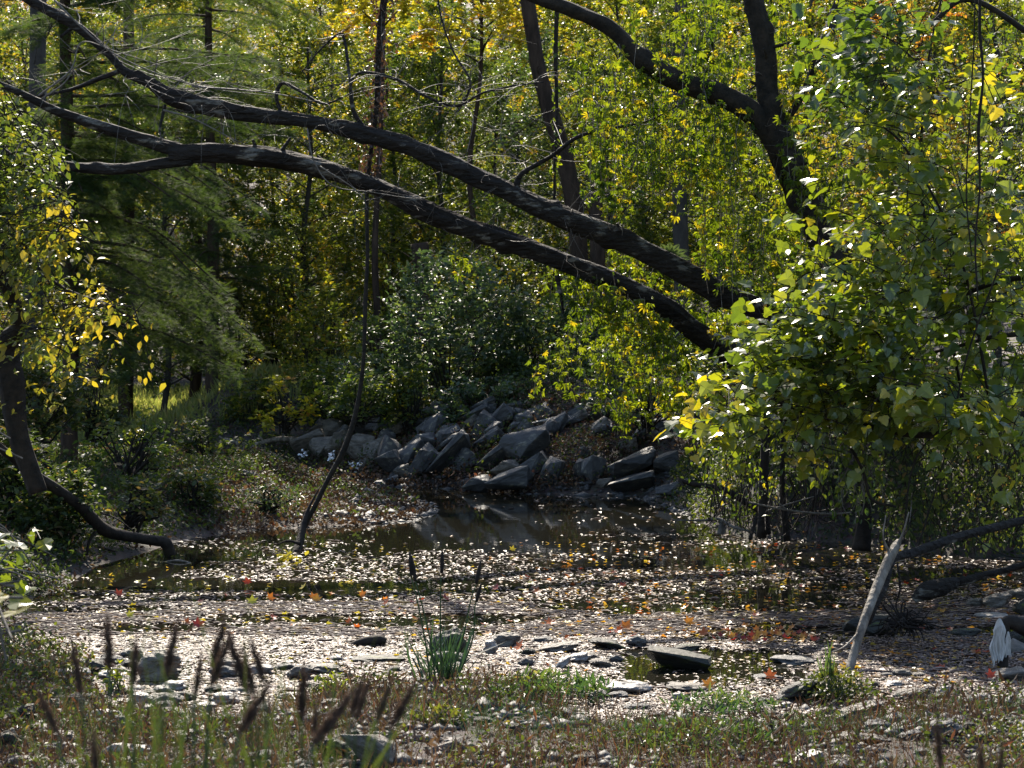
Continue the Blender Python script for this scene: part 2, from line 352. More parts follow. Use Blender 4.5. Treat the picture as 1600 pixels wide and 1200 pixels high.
# ------------------------------------------------------------------ terrain and water
xs = np.concatenate([np.linspace(-160, -26, 36), np.linspace(-24, -9, 50), np.linspace(-8.8, 9, 110), np.linspace(9.3, 24, 50), np.linspace(26, 160, 36)])
ys = np.concatenate([np.linspace(-30, 3, 18), np.linspace(4, 13, 24), np.linspace(13.15, 60, 300), np.linspace(61, 300, 130)])
X, Yg = np.meshgrid(xs, ys); Z = hgt(X, Yg)
V = np.stack([X, Yg, Z], -1).reshape(-1, 3); nx = len(xs)
i = np.arange(len(ys) - 1)[:, None] * nx; j = np.arange(nx - 1)[None]
Q = np.stack([i + j, i + j + 1, i + nx + j + 1, i + nx + j], -1).reshape(-1, 4)
tag(obj('ground', mesh_np('ground', V, Q), M['ground']), kind='structure')
tag(obj('water', mesh_np('water', [(-26, 12, 0), (26, 12, 0), (26, 62, 0), (-26, 62, 0)], [(0, 1, 2, 3)]), M['water']), kind='structure')

# ------------------------------------------------------------------ tree builders
def sprout(name, acc_t, base, H, lean, r0, sides=10):
    """a trunk path from base"""
    n = 6; t = np.linspace(0, 1, n)
    P = base + np.stack([lean[0] * t ** 1.3 * H, lean[1] * t ** 1.3 * H, t * H], -1)
    P[1:-1, :2] += rng.normal(0, .012 * H, (n - 2, 2))
    P[0, 2] -= .4
    C = tube(acc_t, P, r0 * (1 - .75 * t), sides, 26, .12, rng.random() * 50)
    return C
def make_tree(name, H, Rc, hb, leaf, kind, size, mat, bark, n_limb=26, n_br=8, n_tw=6, k=7, r0=.2, shape='round', droop=.2, up=.9, lean=(0, 0), slope=.35):
    """builds trunk + crown at the origin, returns (trunk mesh, crown mesh)"""
    T = Acc(); A = Acc()
    C = sprout(name, T, np.zeros(3), H, lean, r0)
    bs = []; bd = []; bl = []
    for i in range(n_limb):
        h = hb + (H * .98 - hb) * ((i + rng.random()) / n_limb)
        f = (h - hb) / (H - hb)
        if shape == 'round': L = Rc * (math.sin(math.pi * (.15 + .8 * f)) ** .7) * rng.uniform(.7, 1.1)
        elif shape == 'cone': L = Rc * (1.05 - f) * rng.uniform(.75, 1.1) + .3
        else: L = Rc * (.5 + .5 * f) * rng.uniform(.7, 1.1)
        az = i * 2.4 + rng.normal(0, .4); sl = slope + (rng.normal(0, .2) if shape != 'cone' else rng.normal(0, .08)) + f * .3
        s = np.array([np.interp(h, C[:, 2], C[:, 0]), np.interp(h, C[:, 2], C[:, 1]), h])
        d = nrm(np.array([math.cos(az), math.sin(az), sl]))
        m_ = s + d * L * .55; e = s + d * L; e[2] -= droop * L * .8; m_[2] += .05 * L
        Cb = tube(T, [s, m_, e], [r0 * .32 * (1 - .6 * f), r0 * .16, .012], 5, 8, 0)
        for q in range(n_br):
            u = .2 + .8 * (q + rng.random()) / n_br; p = Cb[min(int(u * 7.99), 7)]
            dd = nrm(d * .5 + rdir(1)[0] * .8 + np.array([0, 0, .1])); l2 = L * (.25 + .3 * (1 - u)) + .25
            bs.append(p); bd.append(dd); bl.append(l2)
    bs = np.array(bs); bd = np.array(bd); bl = np.array(bl); m = len(bs)
    tt = rng.uniform(.1, 1, (m, n_tw)); P = bs[:, None] + bd[:, None] * (bl[:, None] * tt)[..., None]
    D = nrm(bd[:, None] * .6 + rng.normal(0, .6, (m, n_tw, 3))); Ls = rng.uniform(.25, .6, (m, n_tw)) * (size / .16)
    vb = np.repeat(rng.beta(2, 2, m), n_tw)
    along(P.reshape(-1, 3), D.reshape(-1, 3), Ls.ravel(), k, size, kind, A, droop, up, v=vb, vs=.2)
    return T.mesh(name + ' trunk'), A.mesh(name + ' crown', smooth=False), bark, mat
VAR = {
 'fleck': make_tree('maple', 15, 4.2, 2.5, 0, 'dia', .15, M['fleck'], M['bark_grey'], 34, 9, 9, 11, .15),
 'fleck2': make_tree('hickory', 17, 3.8, 4, 0, 'dia', .15, M['fleck'], M['bark_grey'], 32, 8, 9, 10, .16),
 'olive': make_tree('oak', 14, 4.0, 2.0, 0, 'dia', .15, M['olive'], M['bark_grey'], 34, 9, 9, 11, .16),
 'green': make_tree('ash', 13, 3.8, 1.2, 0, 'dia', .14, M['green'], M['bark_grey'], 34, 9, 9, 11, .14),
 'yellow': make_tree('yellow maple', 17.5, 3.6, 10.6, 0, 'maple', .17, M['yellow'], M['bark_brown'], 22, 8, 8, 7, .13),
 'orange': make_tree('orange maple', 12, 3.4, 3, 0, 'dia', .15, M['orange'], M['bark_grey'], 22, 7, 7, 9, .16),
 'dark': make_tree('dark hardwood', 12, 3.6, .8, 0, 'dia', .15, M['dark'], M['bark_brown'], 28, 8, 8, 10, .2),
}
def put(var, nm, x, y, sc, rz, label, cat='tree', group=None, sz=1.):
    tm, cm, bk, mt = VAR[var]
    e = empty(nm, (x, y, hg(x, y) - .05), label, cat, group, rz); e.scale = (sc, sc, sc * sz)
    obj('trunk', tm, bk, e); obj('crown', cm, mt, e); return e
def xat(px, Y): return (px - 800) / F * Y

# mid-distance trees (individually placed): var, name, px of the trunk, distance, scale, label
TREES = [
 ('fleck', 'maple_tree', 30, 62, .85, 'yellow green maple behind the upper left end of the leaning trunks'),
 ('olive', 'oak_tree', -120, 58, .9, 'olive green oak at the left edge behind the near leafy branches'),
 ('fleck2', 'hickory_tree', 200, 74, .95, 'tall hickory with yellow specks and a slim grey trunk behind the conifer'),
 ('fleck', 'maple_tree', 420, 68, .72, 'yellow flecked maple standing behind the low yellow shrub'),
 ('green', 'ash_tree', 520, 76, .85, 'mid green ash behind the thick hanging vine'),
 ('yellow', 'yellow_maple_tree', 600, 60, .92, 'bright yellow maple at the top of the picture above the leaning trunks'),
 ('yellow', 'yellow_maple_tree', 740, 63, .9, 'second bright yellow maple, the one to the right with orange tinted leaves'),
 ('olive', 'oak_tree', 640, 86, 1.0, 'dull olive oak seen through the bare looping branch'),
 ('green', 'ash_tree', 780, 73, .8, 'green ash behind the middle of the upper leaning trunk'),
 ('dark', 'hardwood_tree', 905, 66, .9, 'dark leaved tree with a stout shaded trunk behind the creeper curtain'),
 ('fleck', 'maple_tree', 1010, 74, .9, 'light green maple seen above the arching creeper covered limb'),
 ('green', 'ash_tree', 1110, 60, .85, 'green ash behind the creeper curtain beside the forked trunk'),
 ('fleck2', 'hickory_tree', 1270, 56, .9, 'hickory with a slim trunk right of the forked trunk top'),
 ('orange', 'orange_maple_tree', 1430, 46, .82, 'orange maple glowing behind the broad vine leaves at upper right'),
 ('fleck', 'maple_tree', 1560, 52, .8, 'yellow green maple at the upper right corner behind the hanging strings'),
 ('green', 'ash_tree', 1700, 44, .8, 'green ash on the right bank at the edge of the picture'),
 ('olive', 'oak_tree', 1370, 66, 1., 'olive oak deep behind the orange maple'),
 ('olive', 'oak_tree', 480, 64, .8, 'olive oak behind the hanging vine at mid height'),
 ('fleck', 'maple_tree', 120, 70, .95, 'yellow flecked maple behind the conifer trunk'),
 ('green', 'ash_tree', 250, 62, .8, 'green ash between the conifer and the slim dark trunk'),
 ('fleck2', 'hickory_tree', 545, 82, 1., 'speckled hickory behind the first looping branch'),
 ('olive', 'oak_tree', 850, 78, .9, 'olive oak right behind the thin straight vine'),
 ('fleck', 'maple_tree', 960, 62, .8, 'yellow flecked maple left of the creeper curtain edge'),
 ('olive', 'oak_tree', 1180, 70, 1., 'olive oak behind the fork of the creeper hung tree'),
 ('green', 'ash_tree', 690, 69, .95, 'grey green ash filling the space under the yellow canopy'),
 ('fleck', 'maple_tree', 610, 72, .8, 'yellow flecked maple behind the hanging vine, under the yellow canopy'),
 ('dark', 'hardwood_tree', 300, 66, 1.0, 'dark leaved tree standing behind the drooping conifer limbs'),
]
for var, nm, px, Y, sc, lab in TREES:
    put(var, nm, xat(px, Y), Y, sc, rng.uniform(0, 6.28), lab)
# wooded far slope
vs_ = ['fleck', 'olive', 'green', 'fleck2', 'olive', 'fleck', 'dark', 'orange']
q = 0
for row, (Y, step) in enumerate(((92, 4.8), (101, 5.2), (112, 5.6), (126, 6.4), (143, 7))):
    half = Y * .34
    x = -half + rng.uniform(0, 2)
    while x < half:
        va = vs_[int(rng.integers(0, 8))]
        if va == 'orange' and rng.random() < .6: va = 'olive'
        yy = Y + rng.uniform(-3, 3)
        ppx = 800 + x / yy * F
        where = 'behind the drooping conifer' if ppx < 330 else 'behind the bare forked trunks' if ppx < 560 else 'under the yellow canopy' if ppx < 850 else 'behind the creeper curtain' if ppx < 1200 else 'behind the broad leaved vine'
        adj = {'fleck': 'yellow flecked', 'fleck2': 'tall speckled', 'olive': 'olive', 'green': 'green', 'dark': 'dark blue green', 'orange': 'orange'}[va]
        hgh = ['at the foot of', 'low on', 'halfway up', 'high on', 'on the crest of'][row]
        put(va, 'woodland_tree', x, yy, rng.uniform(.85, 1.15), rng.uniform(0, 6.28), f'{adj} tree {hgh} the far slope {where}', 'tree', 'trees of the wood on the far slope')
        x += step * rng.uniform(.8, 1.25)

# ------------------------------------------------------------------ conifer on the left
def conifer(px, Y, H, label, limbs, r0, seed):
    x = xat(px, Y); z0 = hg(x, Y); base = np.array([x, Y, z0]); rel = (x, Y, z0)
    e = empty('conifer_tree', rel, label, 'tree')
    T = Acc(); A = Acc()
    tube(T, [base + (0, 0, -.4), base + (.05, 0, H * .3), base + (-.1, .1, H * .65), base + (0, 0, H)], [r0, r0 * .85, r0 * .6, r0 * .2], 12, 40, .1, seed)
    obj('trunk', T.mesh('conifer trunk', rel), M['bark_brown'], e)
    B = Acc()
    for (z, az, L, dr) in limbs:
        s = base + (0, 0, z - z0); d = np.array([math.cos(az), math.sin(az) * .8, .12])
        mpt = s + d * L * .5; en = s + d * L; en[2] -= dr * L; mpt[2] -= dr * L * .25
        C = tube(B, [s, mpt, en], [r0 * .22, .03, .01], 5, 14)
        n = int(L * 30); u = rng.uniform(.08, 1, n); ci = np.clip((u * 13).astype(int), 0, 12)
        P = C[ci]; tang = nrm(np.gradient(C, axis=0))[ci]; side = nrm(np.cross(tang, UP)) * rng.choice([-1, 1], n)[:, None]
        D = nrm(tang * .7 + side * .8 + rng.normal(0, .15, (n, 3)) - UP * .12)
        Ls = (.35 + .55 * (1 - u)) * min(1, L / 3) + .2
        along(P, D, Ls, 9, .17, 'wisp', A, .35, 1.4, .6, vs=.15, v=rng.random(n) * .6 + .2)
    obj('limb', B.mesh('conifer limbs', rel), M['bark_brown'], e)
    obj('crown', A.mesh('conifer spray', rel, False), M['conifer'], e)
limbs = []
for i in range(46):
    z = rng.uniform(3.4, 13); az = rng.uniform(-1.9, 1.9); L = rng.uniform(1.6, 4.3) * (1.1 - .045 * z)
    limbs.append((z, az, L, rng.uniform(.25, .6)))
for z, L, dr in ((8.5, 4.6, .25), (9.6, 5, .15), (7.6, 4.2, .5), (6.4, 4.2, .6), (5.4, 4.4, .6), (10.6, 4.6, .1), (4.6, 4.3, .5), (6.9, 3.9, .4), (11.4, 4.4, .2), (4.0, 3.6, .4)):
    for k in range(2): limbs.append((z + rng.normal(0, .2), rng.uniform(-.7, .5), L * rng.uniform(.8, 1.1), dr))
conifer(107, 43, 15, 'feathery dark conifer with a brown trunk at the left, limbs drooping over the bank', limbs, .2, 3.)
limbs = [(rng.uniform(5.0, 15), rng.uniform(-3.1, 3.1), rng.uniform(1.5, 3.8), rng.uniform(.1, .4)) for i in range(50)]
conifer(330, 60, 16, 'second feathery conifer, dark branches filling the top left of the picture', limbs, .2, 9.)

# ------------------------------------------------------------------ leaning and forked trunks on the right bank
def pxpath(pts):   # (px, py, Y, width_px)
    P = np.array([at(a, b, Y) for a, b, Y, w in pts]); r = np.array([w * Y / F / 2 for a, b, Y, w in pts]); return P, r
def twigs(acc, C, n, L=(.4, 1.2), r=.006, bias=UP * .4, sub=2):
    for i in range(n):
        s = C[rng.integers(0, len(C))]; d = nrm(rdir(1)[0] + bias); l = rng.uniform(*L)
        m1 = s + d * l * .5 + rng.normal(0, .07, 3); e = s + d * l + rng.normal(0, .15, 3) - UP * .12 * l
        c = tube(acc, [s, m1, e], [r, r * .7, r * .3], 4, 7, cap=False)
        for k in range(sub):
            s2 = c[rng.integers(2, 6)]; d2 = nrm(d + rdir(1)[0] * 1.1); l2 = l * rng.uniform(.3, .6)
            tube(acc, [s2, s2 + d2 * l2 * .5 + rng.normal(0, .03, 3), s2 + d2 * l2], [r * .6, r * .45, r * .25], 3, 5, cap=False)

def stubs(acc, C, n, r):
    for i in range(n):
        s = C[rng.integers(5, len(C) - 5)]; d = nrm(rdir(1)[0] + UP * .5); l = rng.uniform(.15, .4)
        tube(acc, [s, s + d * l * .6, s + d * l + rng.normal(0, .03, 3)], [r, r * .7, r * .5], 6, 6, .3, i)
def trunk_thing(name, label, pieces, base_px, mat, rough=.38):
    """pieces: list of (part name, pts, sides, rings)"""
    b = gp(*base_px) if isinstance(base_px, tuple) else base_px
    e = empty(name, tuple(b), label, 'tree'); out = []
    for i, (pn, pts, sides, n) in enumerate(pieces):
        P, r = pxpath(pts); a = Acc(); C = tube(a, P, r, sides, n, rough, i * 7.3 + len(label)); out.append(C)
        if pn == 'trunk': stubs(a, C, 12, .045)
        obj(pn, a.mesh(name + ' ' + pn, tuple(b)), mat, e)
    return e, b, out
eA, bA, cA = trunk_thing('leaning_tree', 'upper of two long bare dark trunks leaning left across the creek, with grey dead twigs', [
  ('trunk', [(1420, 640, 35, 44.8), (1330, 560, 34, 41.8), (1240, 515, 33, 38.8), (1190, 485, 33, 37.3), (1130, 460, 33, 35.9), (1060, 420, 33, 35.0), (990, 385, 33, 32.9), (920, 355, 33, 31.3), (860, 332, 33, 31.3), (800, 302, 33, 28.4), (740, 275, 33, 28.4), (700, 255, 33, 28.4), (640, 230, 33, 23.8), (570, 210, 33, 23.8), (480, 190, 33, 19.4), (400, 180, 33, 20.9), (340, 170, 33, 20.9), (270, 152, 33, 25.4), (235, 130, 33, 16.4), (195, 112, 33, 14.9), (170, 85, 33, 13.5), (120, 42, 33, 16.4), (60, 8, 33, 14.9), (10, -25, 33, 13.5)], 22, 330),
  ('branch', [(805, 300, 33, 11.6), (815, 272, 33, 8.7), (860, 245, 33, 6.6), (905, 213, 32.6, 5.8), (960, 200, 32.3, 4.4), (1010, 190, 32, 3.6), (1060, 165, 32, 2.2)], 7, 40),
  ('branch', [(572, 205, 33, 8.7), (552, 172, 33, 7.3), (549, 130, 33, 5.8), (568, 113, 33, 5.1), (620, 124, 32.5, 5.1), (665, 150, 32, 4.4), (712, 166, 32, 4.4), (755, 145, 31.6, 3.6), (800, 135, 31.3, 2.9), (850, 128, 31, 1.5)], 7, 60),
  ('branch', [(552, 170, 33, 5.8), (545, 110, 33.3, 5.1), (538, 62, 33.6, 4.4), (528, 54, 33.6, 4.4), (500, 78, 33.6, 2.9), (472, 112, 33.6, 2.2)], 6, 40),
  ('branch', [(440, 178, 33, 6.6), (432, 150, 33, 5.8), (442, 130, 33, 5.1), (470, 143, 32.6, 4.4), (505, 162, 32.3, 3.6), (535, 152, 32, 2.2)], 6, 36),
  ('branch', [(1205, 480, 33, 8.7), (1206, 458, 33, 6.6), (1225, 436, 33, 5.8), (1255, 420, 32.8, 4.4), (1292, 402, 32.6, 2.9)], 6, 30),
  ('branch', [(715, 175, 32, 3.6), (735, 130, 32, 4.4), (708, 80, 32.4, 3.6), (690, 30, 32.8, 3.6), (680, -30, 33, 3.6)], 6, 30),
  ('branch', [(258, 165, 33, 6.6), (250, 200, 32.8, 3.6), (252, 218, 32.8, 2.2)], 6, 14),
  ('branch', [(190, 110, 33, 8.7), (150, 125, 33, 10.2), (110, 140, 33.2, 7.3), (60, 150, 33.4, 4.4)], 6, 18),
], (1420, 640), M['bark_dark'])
ta = Acc()
twigs(ta, cA[0][225:300], 34, (.5, 1.7), .008, np.array([.5, 0, .2])); twigs(ta, cA[0][100:250], 60, (.3, 1.1), .005, np.array([0, 0, .3]))
twigs(ta, cA[2], 16, (.3, 1.1), .006); twigs(ta, cA[3], 14, (.3, .9), .006); twigs(ta, cA[1], 22, (.5, 1.6), .007, np.array([0, 0, .5])); twigs(ta, cA[2][25:], 26, (.5, 1.6), .006, np.array([.3, 0, 0])); twigs(ta, cA[6], 24, (.5, 1.7), .007); twigs(ta, cA[4], 12, (.3, 1.), .005)
for pts in ([(85, 0), (130, 45), (180, 85), (260, 120), (340, 140), (430, 150)], [(60, 150), (110, 110), (128, 66), (180, 80), (260, 105)], [(300, 135), (420, 145), (520, 165)], [(255, 172), (300, 185), (350, 210), (380, 225)], [(65, 155), (100, 130), (120, 100)]):
    P = np.array([at(a, b, 32.6) for a, b in pts]); C = tube(ta, P, np.linspace(.018, .005, len(P)), 5, 30); twigs(ta, C, 10, (.3, 1.2), .006)
tag(obj('dead_twigs', ta.mesh('twigs', tuple(bA)), M['twig'], eA), kind='stuff')

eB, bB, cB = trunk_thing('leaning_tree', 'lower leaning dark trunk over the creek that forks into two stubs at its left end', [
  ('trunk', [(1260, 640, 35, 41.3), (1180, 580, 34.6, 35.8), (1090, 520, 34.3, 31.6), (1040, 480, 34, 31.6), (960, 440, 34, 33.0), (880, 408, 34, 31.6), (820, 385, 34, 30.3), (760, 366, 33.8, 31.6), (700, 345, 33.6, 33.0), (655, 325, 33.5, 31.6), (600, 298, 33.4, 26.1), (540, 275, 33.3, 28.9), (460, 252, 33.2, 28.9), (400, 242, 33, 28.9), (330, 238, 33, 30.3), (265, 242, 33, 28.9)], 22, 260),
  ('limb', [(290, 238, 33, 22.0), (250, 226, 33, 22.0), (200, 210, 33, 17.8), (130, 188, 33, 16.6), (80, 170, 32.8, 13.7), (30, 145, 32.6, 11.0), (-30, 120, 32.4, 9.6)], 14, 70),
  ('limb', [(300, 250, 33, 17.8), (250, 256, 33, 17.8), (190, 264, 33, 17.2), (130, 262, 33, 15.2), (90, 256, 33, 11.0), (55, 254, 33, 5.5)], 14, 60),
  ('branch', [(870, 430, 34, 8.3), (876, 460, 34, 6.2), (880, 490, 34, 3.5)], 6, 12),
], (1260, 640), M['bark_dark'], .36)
ta = Acc(); twigs(ta, cB[0][90:200], 36, (.3, 1.0), .006, np.array([0, 0, -.1])); twigs(ta, cB[1], 12, (.2, .8), .006)
for pts in ([(480, 200), (490, 250), (520, 290), (580, 300), (650, 310), (700, 300)], [(500, 260), (560, 300), (575, 330)]):
    P = np.array([at(a, b, 32.6) for a, b in pts]); C = tube(ta, P, np.linspace(.014, .004, len(P)), 5, 26); twigs(ta, C, 8, (.2, .8), .005)
tag(obj('dead_twigs', ta.mesh('twigs', tuple(bB)), M['twig'], eB), kind='stuff')

eC, bC, cC = trunk_thing('forked_tree', 'tall forked tree on the right bank hung with bright green creeper, one limb arching left', [
  ('trunk', [(1420, 660, 31, 61.6), (1370, 560, 31, 58.1), (1325, 465, 31, 52.8), (1290, 380, 31, 49.3), (1250, 290, 31, 47.5), (1218, 222, 31, 45.8), (1200, 150, 31, 29.9), (1195, 80, 31, 29.9), (1180, 10, 31, 28.2), (1165, -60, 31, 28.2), (1140, -250, 31, 21.1)], 20, 140),
  ('limb', [(1225, 240, 31, 40.5), (1195, 195, 31, 38.7), (1150, 160, 31, 35.2), (1060, 125, 31, 29.9), (1000, 92, 31, 28.2), (960, 50, 31, 24.6), (900, 18, 31, 22.9), (850, 0, 31, 22.9), (780, -30, 31, 19.4)], 16, 110),
  ('branch', [(1235, 180, 31, 10.6), (1262, 130, 31, 12.3), (1285, 70, 31, 15.8), (1305, 20, 31.4, 15.8), (1330, -60, 31.8, 15.8)], 10, 40),
], (1420, 660), M['bark_vine'], .34)
# creeper curtain: hanging strands from limb, trunk and the unseen crown above
LINES = [np.array([(1250, 520), (1190, 485), (1130, 460), (1060, 420), (990, 385), (920, 355), (860, 332), (800, 302), (740, 275)], float),
         np.array([(1100, 525), (1040, 480), (960, 440), (880, 408), (820, 385), (760, 366), (700, 345)], float)]
def clear_of_trunks(P, keep=.12):
    px = P[:, 0] / P[:, 1] * F + 800; py = HY + (CZ - P[:, 2]) / P[:, 1] * F; ok = np.ones(len(P), bool)
    for L_, wd, yy in ((LINES[0], 26, 33.6), (LINES[1], 22, 34.4)):
        o = np.argsort(L_[:, 0]); yl = np.interp(px, L_[o, 0], L_[o, 1]); near = (np.abs(py - yl) < wd) & (px > L_[:, 0].min()) & (px < L_[:, 0].max()) & (P[:, 1] < yy)
        ok &= ~(near & (rng.random(len(P)) > (keep if wd == 26 else .5)))
    return ok
def strands(acc, stems, starts, lens, mat=None, size=.115, k=14, sway=.08, kind='creep', dens=1.0, vb=None):
    for s, l in zip(starts, lens):
        n = max(3, int(l / .35)); t = np.linspace(0, 1, n)
        P = s + np.stack([np.cumsum(rng.normal(0, sway, n)) * .6, np.cumsum(rng.normal(0, sway, n)) * .6, -t * l], -1); P[0] = s
        tube(stems, P, .006, 3, n * 2, cap=False)
        m = max(3, int(l * k * dens)); u = rng.uniform(0, 1, m); p = np.stack([np.interp(u, t, P[:, c]) for c in range(3)], -1)
        p += rng.normal(0, .06, (m, 3))
        p = p[clear_of_trunks(p)]; m = len(p)
        D = nrm(rng.normal(0, .55, (m, 3)) + np.array([0, -.25, -.55])); N = rng.normal(0, .5, (m, 3)) + np.array([0, -.2, .7])
        v0 = rng.uniform(.1, .85) if vb is None else vb
        leaves(acc, p, D, N, size * rng.uniform(.4, 1.25, m), kind, np.clip(v0 + rng.normal(0, .22, m), 0, 1))
A = Acc(); St = Acc()
st = []; ln = []
def inpoly(px, py, poly):
    ins = np.zeros(len(px), bool); n = len(poly)
    for i in range(n):
        ax, ay = poly[i]; bx, by = poly[(i + 1) % n]
        ins ^= ((ay > py) != (by > py)) & (px < (bx - ax) * (py - ay) / (by - ay + 1e-9) + ax)
    return ins
def pscat(poly, n, Ylo, Yhi):
    poly = np.array(poly, float); lo = poly.min(0); hi = poly.max(0); out = []
    px = rng.uniform(lo[0], hi[0], n * 4); py = rng.uniform(lo[1], hi[1], n * 4); k = inpoly(px, py, poly); px = px[k][:n]; py = py[k][:n]
    Y = rng.uniform(Ylo, Yhi, len(px))
    return np.stack([(px - 800) / F * Y, Y, CZ - (py - HY) / F * Y], -1)
for poly, n, l0, l1, Ya, Yb in (
   ([(1090, 130), (1230, 240), (1290, 400), (1250, 430), (1120, 330), (1090, 220)], 90, .5, 1.4, 30.2, 35),
   ([(900, 30), (1080, 100), (1180, 160), (1190, 210), (1080, 190), (960, 160), (900, 110)], 70, .4, 1.2, 30.2, 34),
   ([(960, -60), (1180, -60), (1190, 90), (1150, 130), (1000, 90)], 60, .4, 1.0, 30.5, 33.5),
   ([(1205, -40), (1330, -40), (1330, 260), (1270, 330), (1215, 200)], 90, .4, 1.1, 29.8, 33),
   ([(915, 140), (1000, 170), (1090, 190), (1085, 260), (1000, 250), (920, 220)], 46, .4, 1.1, 30, 33.5),
   ([(900, 260), (960, 240), (1010, 280), (990, 330), (925, 330)], 18, .2, .5, 31, 33.5),
   ([(1085, 280), (1240, 330), (1310, 430), (1250, 480), (1090, 400)], 80, .3, .9, 31.5, 35.5)):
    s = pscat(poly, n, Ya, Yb); st += list(s); ln += list(rng.uniform(l0, l1, len(s)))
strands(A, St, st, ln, k=16, size=.115)
tag(obj('creeper_stems', St.mesh('creeper stems', tuple(bC)), M['twig'], eC), kind='stuff')
tag(obj('creeper_leaves', A.mesh('creeper leaves', tuple(bC), False), M['creeper'], eC), kind='stuff')
ta = Acc(); twigs(ta, cC[0][60:110], 40, (.2, .7), .006); twigs(ta, cC[1][10:70], 26, (.2, .6), .006)
tag(obj('dead_twigs', ta.mesh('twigs', tuple(bC)), M['twig'], eC), kind='stuff')

# creeper on the lower leaning trunk and the bush beneath it
def clumped(P, thr=.42):
    # keeps the shoots that fall in the denser lobes of the plant, leaving gaps between them
    q = fbm(P[:, 0] * 1.25 + P[:, 1] * .35 + 4, P[:, 2] * 1.5 - P[:, 1] * .3, 3) + .03
    return P[(q > thr) | (rng.random(len(P)) < .12)]
def vine_mass(name, label, cat, anchor, polys, mat, size, k=14, kind='creep', stemmat='twig', l=(.25, .7), fall=True):
    e = empty(name, tuple(anchor), label, cat); A = Acc(); St = Acc(); st = []; ln = []
    for poly, n, Ya, Yb in polys:
        s = clumped(pscat(poly, int(n * 1.5), Ya, Yb)); st += list(s); ln += list(rng.uniform(*l, len(s)))
    strands(A, St, st, ln, k=k, size=size, kind=kind)
    tag(obj('stems', St.mesh('stems', tuple(anchor)), M[stemmat], e), kind='stuff')
    tag(obj('leaves', A.mesh('leaves', tuple(anchor), False), M[mat], e), kind='stuff'); return e
vine_mass('creeper_vine', 'bright green creeper trailing along the underside of the lower leaning trunk', 'vine', gp(1100, 700),
  [([(860, 395), (950, 420), (1060, 500), (1080, 540), (960, 500), (850, 440)], 90, 33, 35), ([(690, 372), (760, 380), (790, 400), (700, 392)], 16, 33, 34), ([(940, 360), (1100, 440), (1180, 500), (1100, 540), (1000, 460)], 80, 34, 36)], 'creeper', .13, 15)
vine_mass('creeper_bush', 'green creeper bush spilling down the bank above the right end of the dark boulders', 'bush', gp(980, 700),
  [([(880, 490), (960, 450), (1080, 520), (1090, 600), (1000, 590), (900, 560)], 110, 35.5, 38.5), ([(830, 570), (900, 500), (900, 590), (840, 600)], 22, 35.5, 37), ([(900, 570), (1080, 590), (1070, 640), (960, 640)], 46, 36, 38)], 'creeper', .125, 12, l=(.2, .6))

# ------------------------------------------------------------------ hanging vines
def hang(label, pts, leafy=None, group=None, base=None):
    P, r = pxpath(pts); b = P[-1]; e = empty('hanging_vine', tuple(b), label, 'vine', group)
    a = Acc(); C = tube(a, P, r, 8, len(P) * 14, .25, rng.random() * 30, kf=.8)
    obj('stem', a.mesh('vine stem', tuple(b)), M['bark_vine'], e)
    if leafy:
        i0, i1, n, sp, mt, sz = leafy; A = Acc(); k = rng.integers(int(len(C) * i0), int(len(C) * i1), n)
        p = C[k] + rng.normal(0, sp, (n, 3)); leaves(A, p, rng.normal(0, .5, (n, 3)) - UP * .8, rdir(n), sz * rng.uniform(.6, 1.2, n), 'oval')
        twigs(a, C, 10, (.1, .4), .004)
        tag(obj('leaves', A.mesh('vine leaves', tuple(b), False), M[mt], e), kind='stuff')
    return e
hang('long dark vine hanging from the picture top down into the water left of centre',
     [(612, -60, 33.6, 7.2), (600, 0, 33.6, 11.2), (592, 80, 33.6, 10.4), (588, 170, 33.6, 8.8), (578, 250, 33.6, 6.4), (573, 310, 33.4, 5.6), (574, 400, 33, 5.6), (571, 470, 32.8, 6.4), (568, 560, 32.6, 6.4), (557, 640, 32.5, 8.0), (538, 700, 32.4, 8.8), (512, 750, 32.3, 7.2), (490, 795, 32.2, 8.0), (474, 825, 32.2, 9.6), (467, 862, 32.2, 11.2)], (0, .33, 900, .1, 'redvine', .09))
hang('thin straight vine hanging from the arching limb behind the centre of the upper trunk', [(872, -20, 36, 7.2), (868, 80, 36, 7.2), (870, 180, 36, 5.6), (867, 250, 36, 4.8), (866, 325, 36, 4.8)], (0, .9, 90, .05, 'creeper', .1))
hang('pair of dark twisted strings hanging in front of the vine leaves at upper right', [(1533, -60, 22, 4.8), (1531, 40, 22, 5.6), (1536, 120, 22, 4.0), (1529, 200, 22, 5.6), (1531, 290, 22, 3.2), (1524, 380, 22, 3.2), (1528, 470, 22, 2.4)])
hang('thinner string hanging just left of the dark twisted pair', [(1524, -60, 22.2, 2.4), (1522, 60, 22.2, 2.4), (1516, 170, 22.2, 2.4), (1510, 300, 22.2, 2.4), (1518, 400, 22.2, 2.4)])
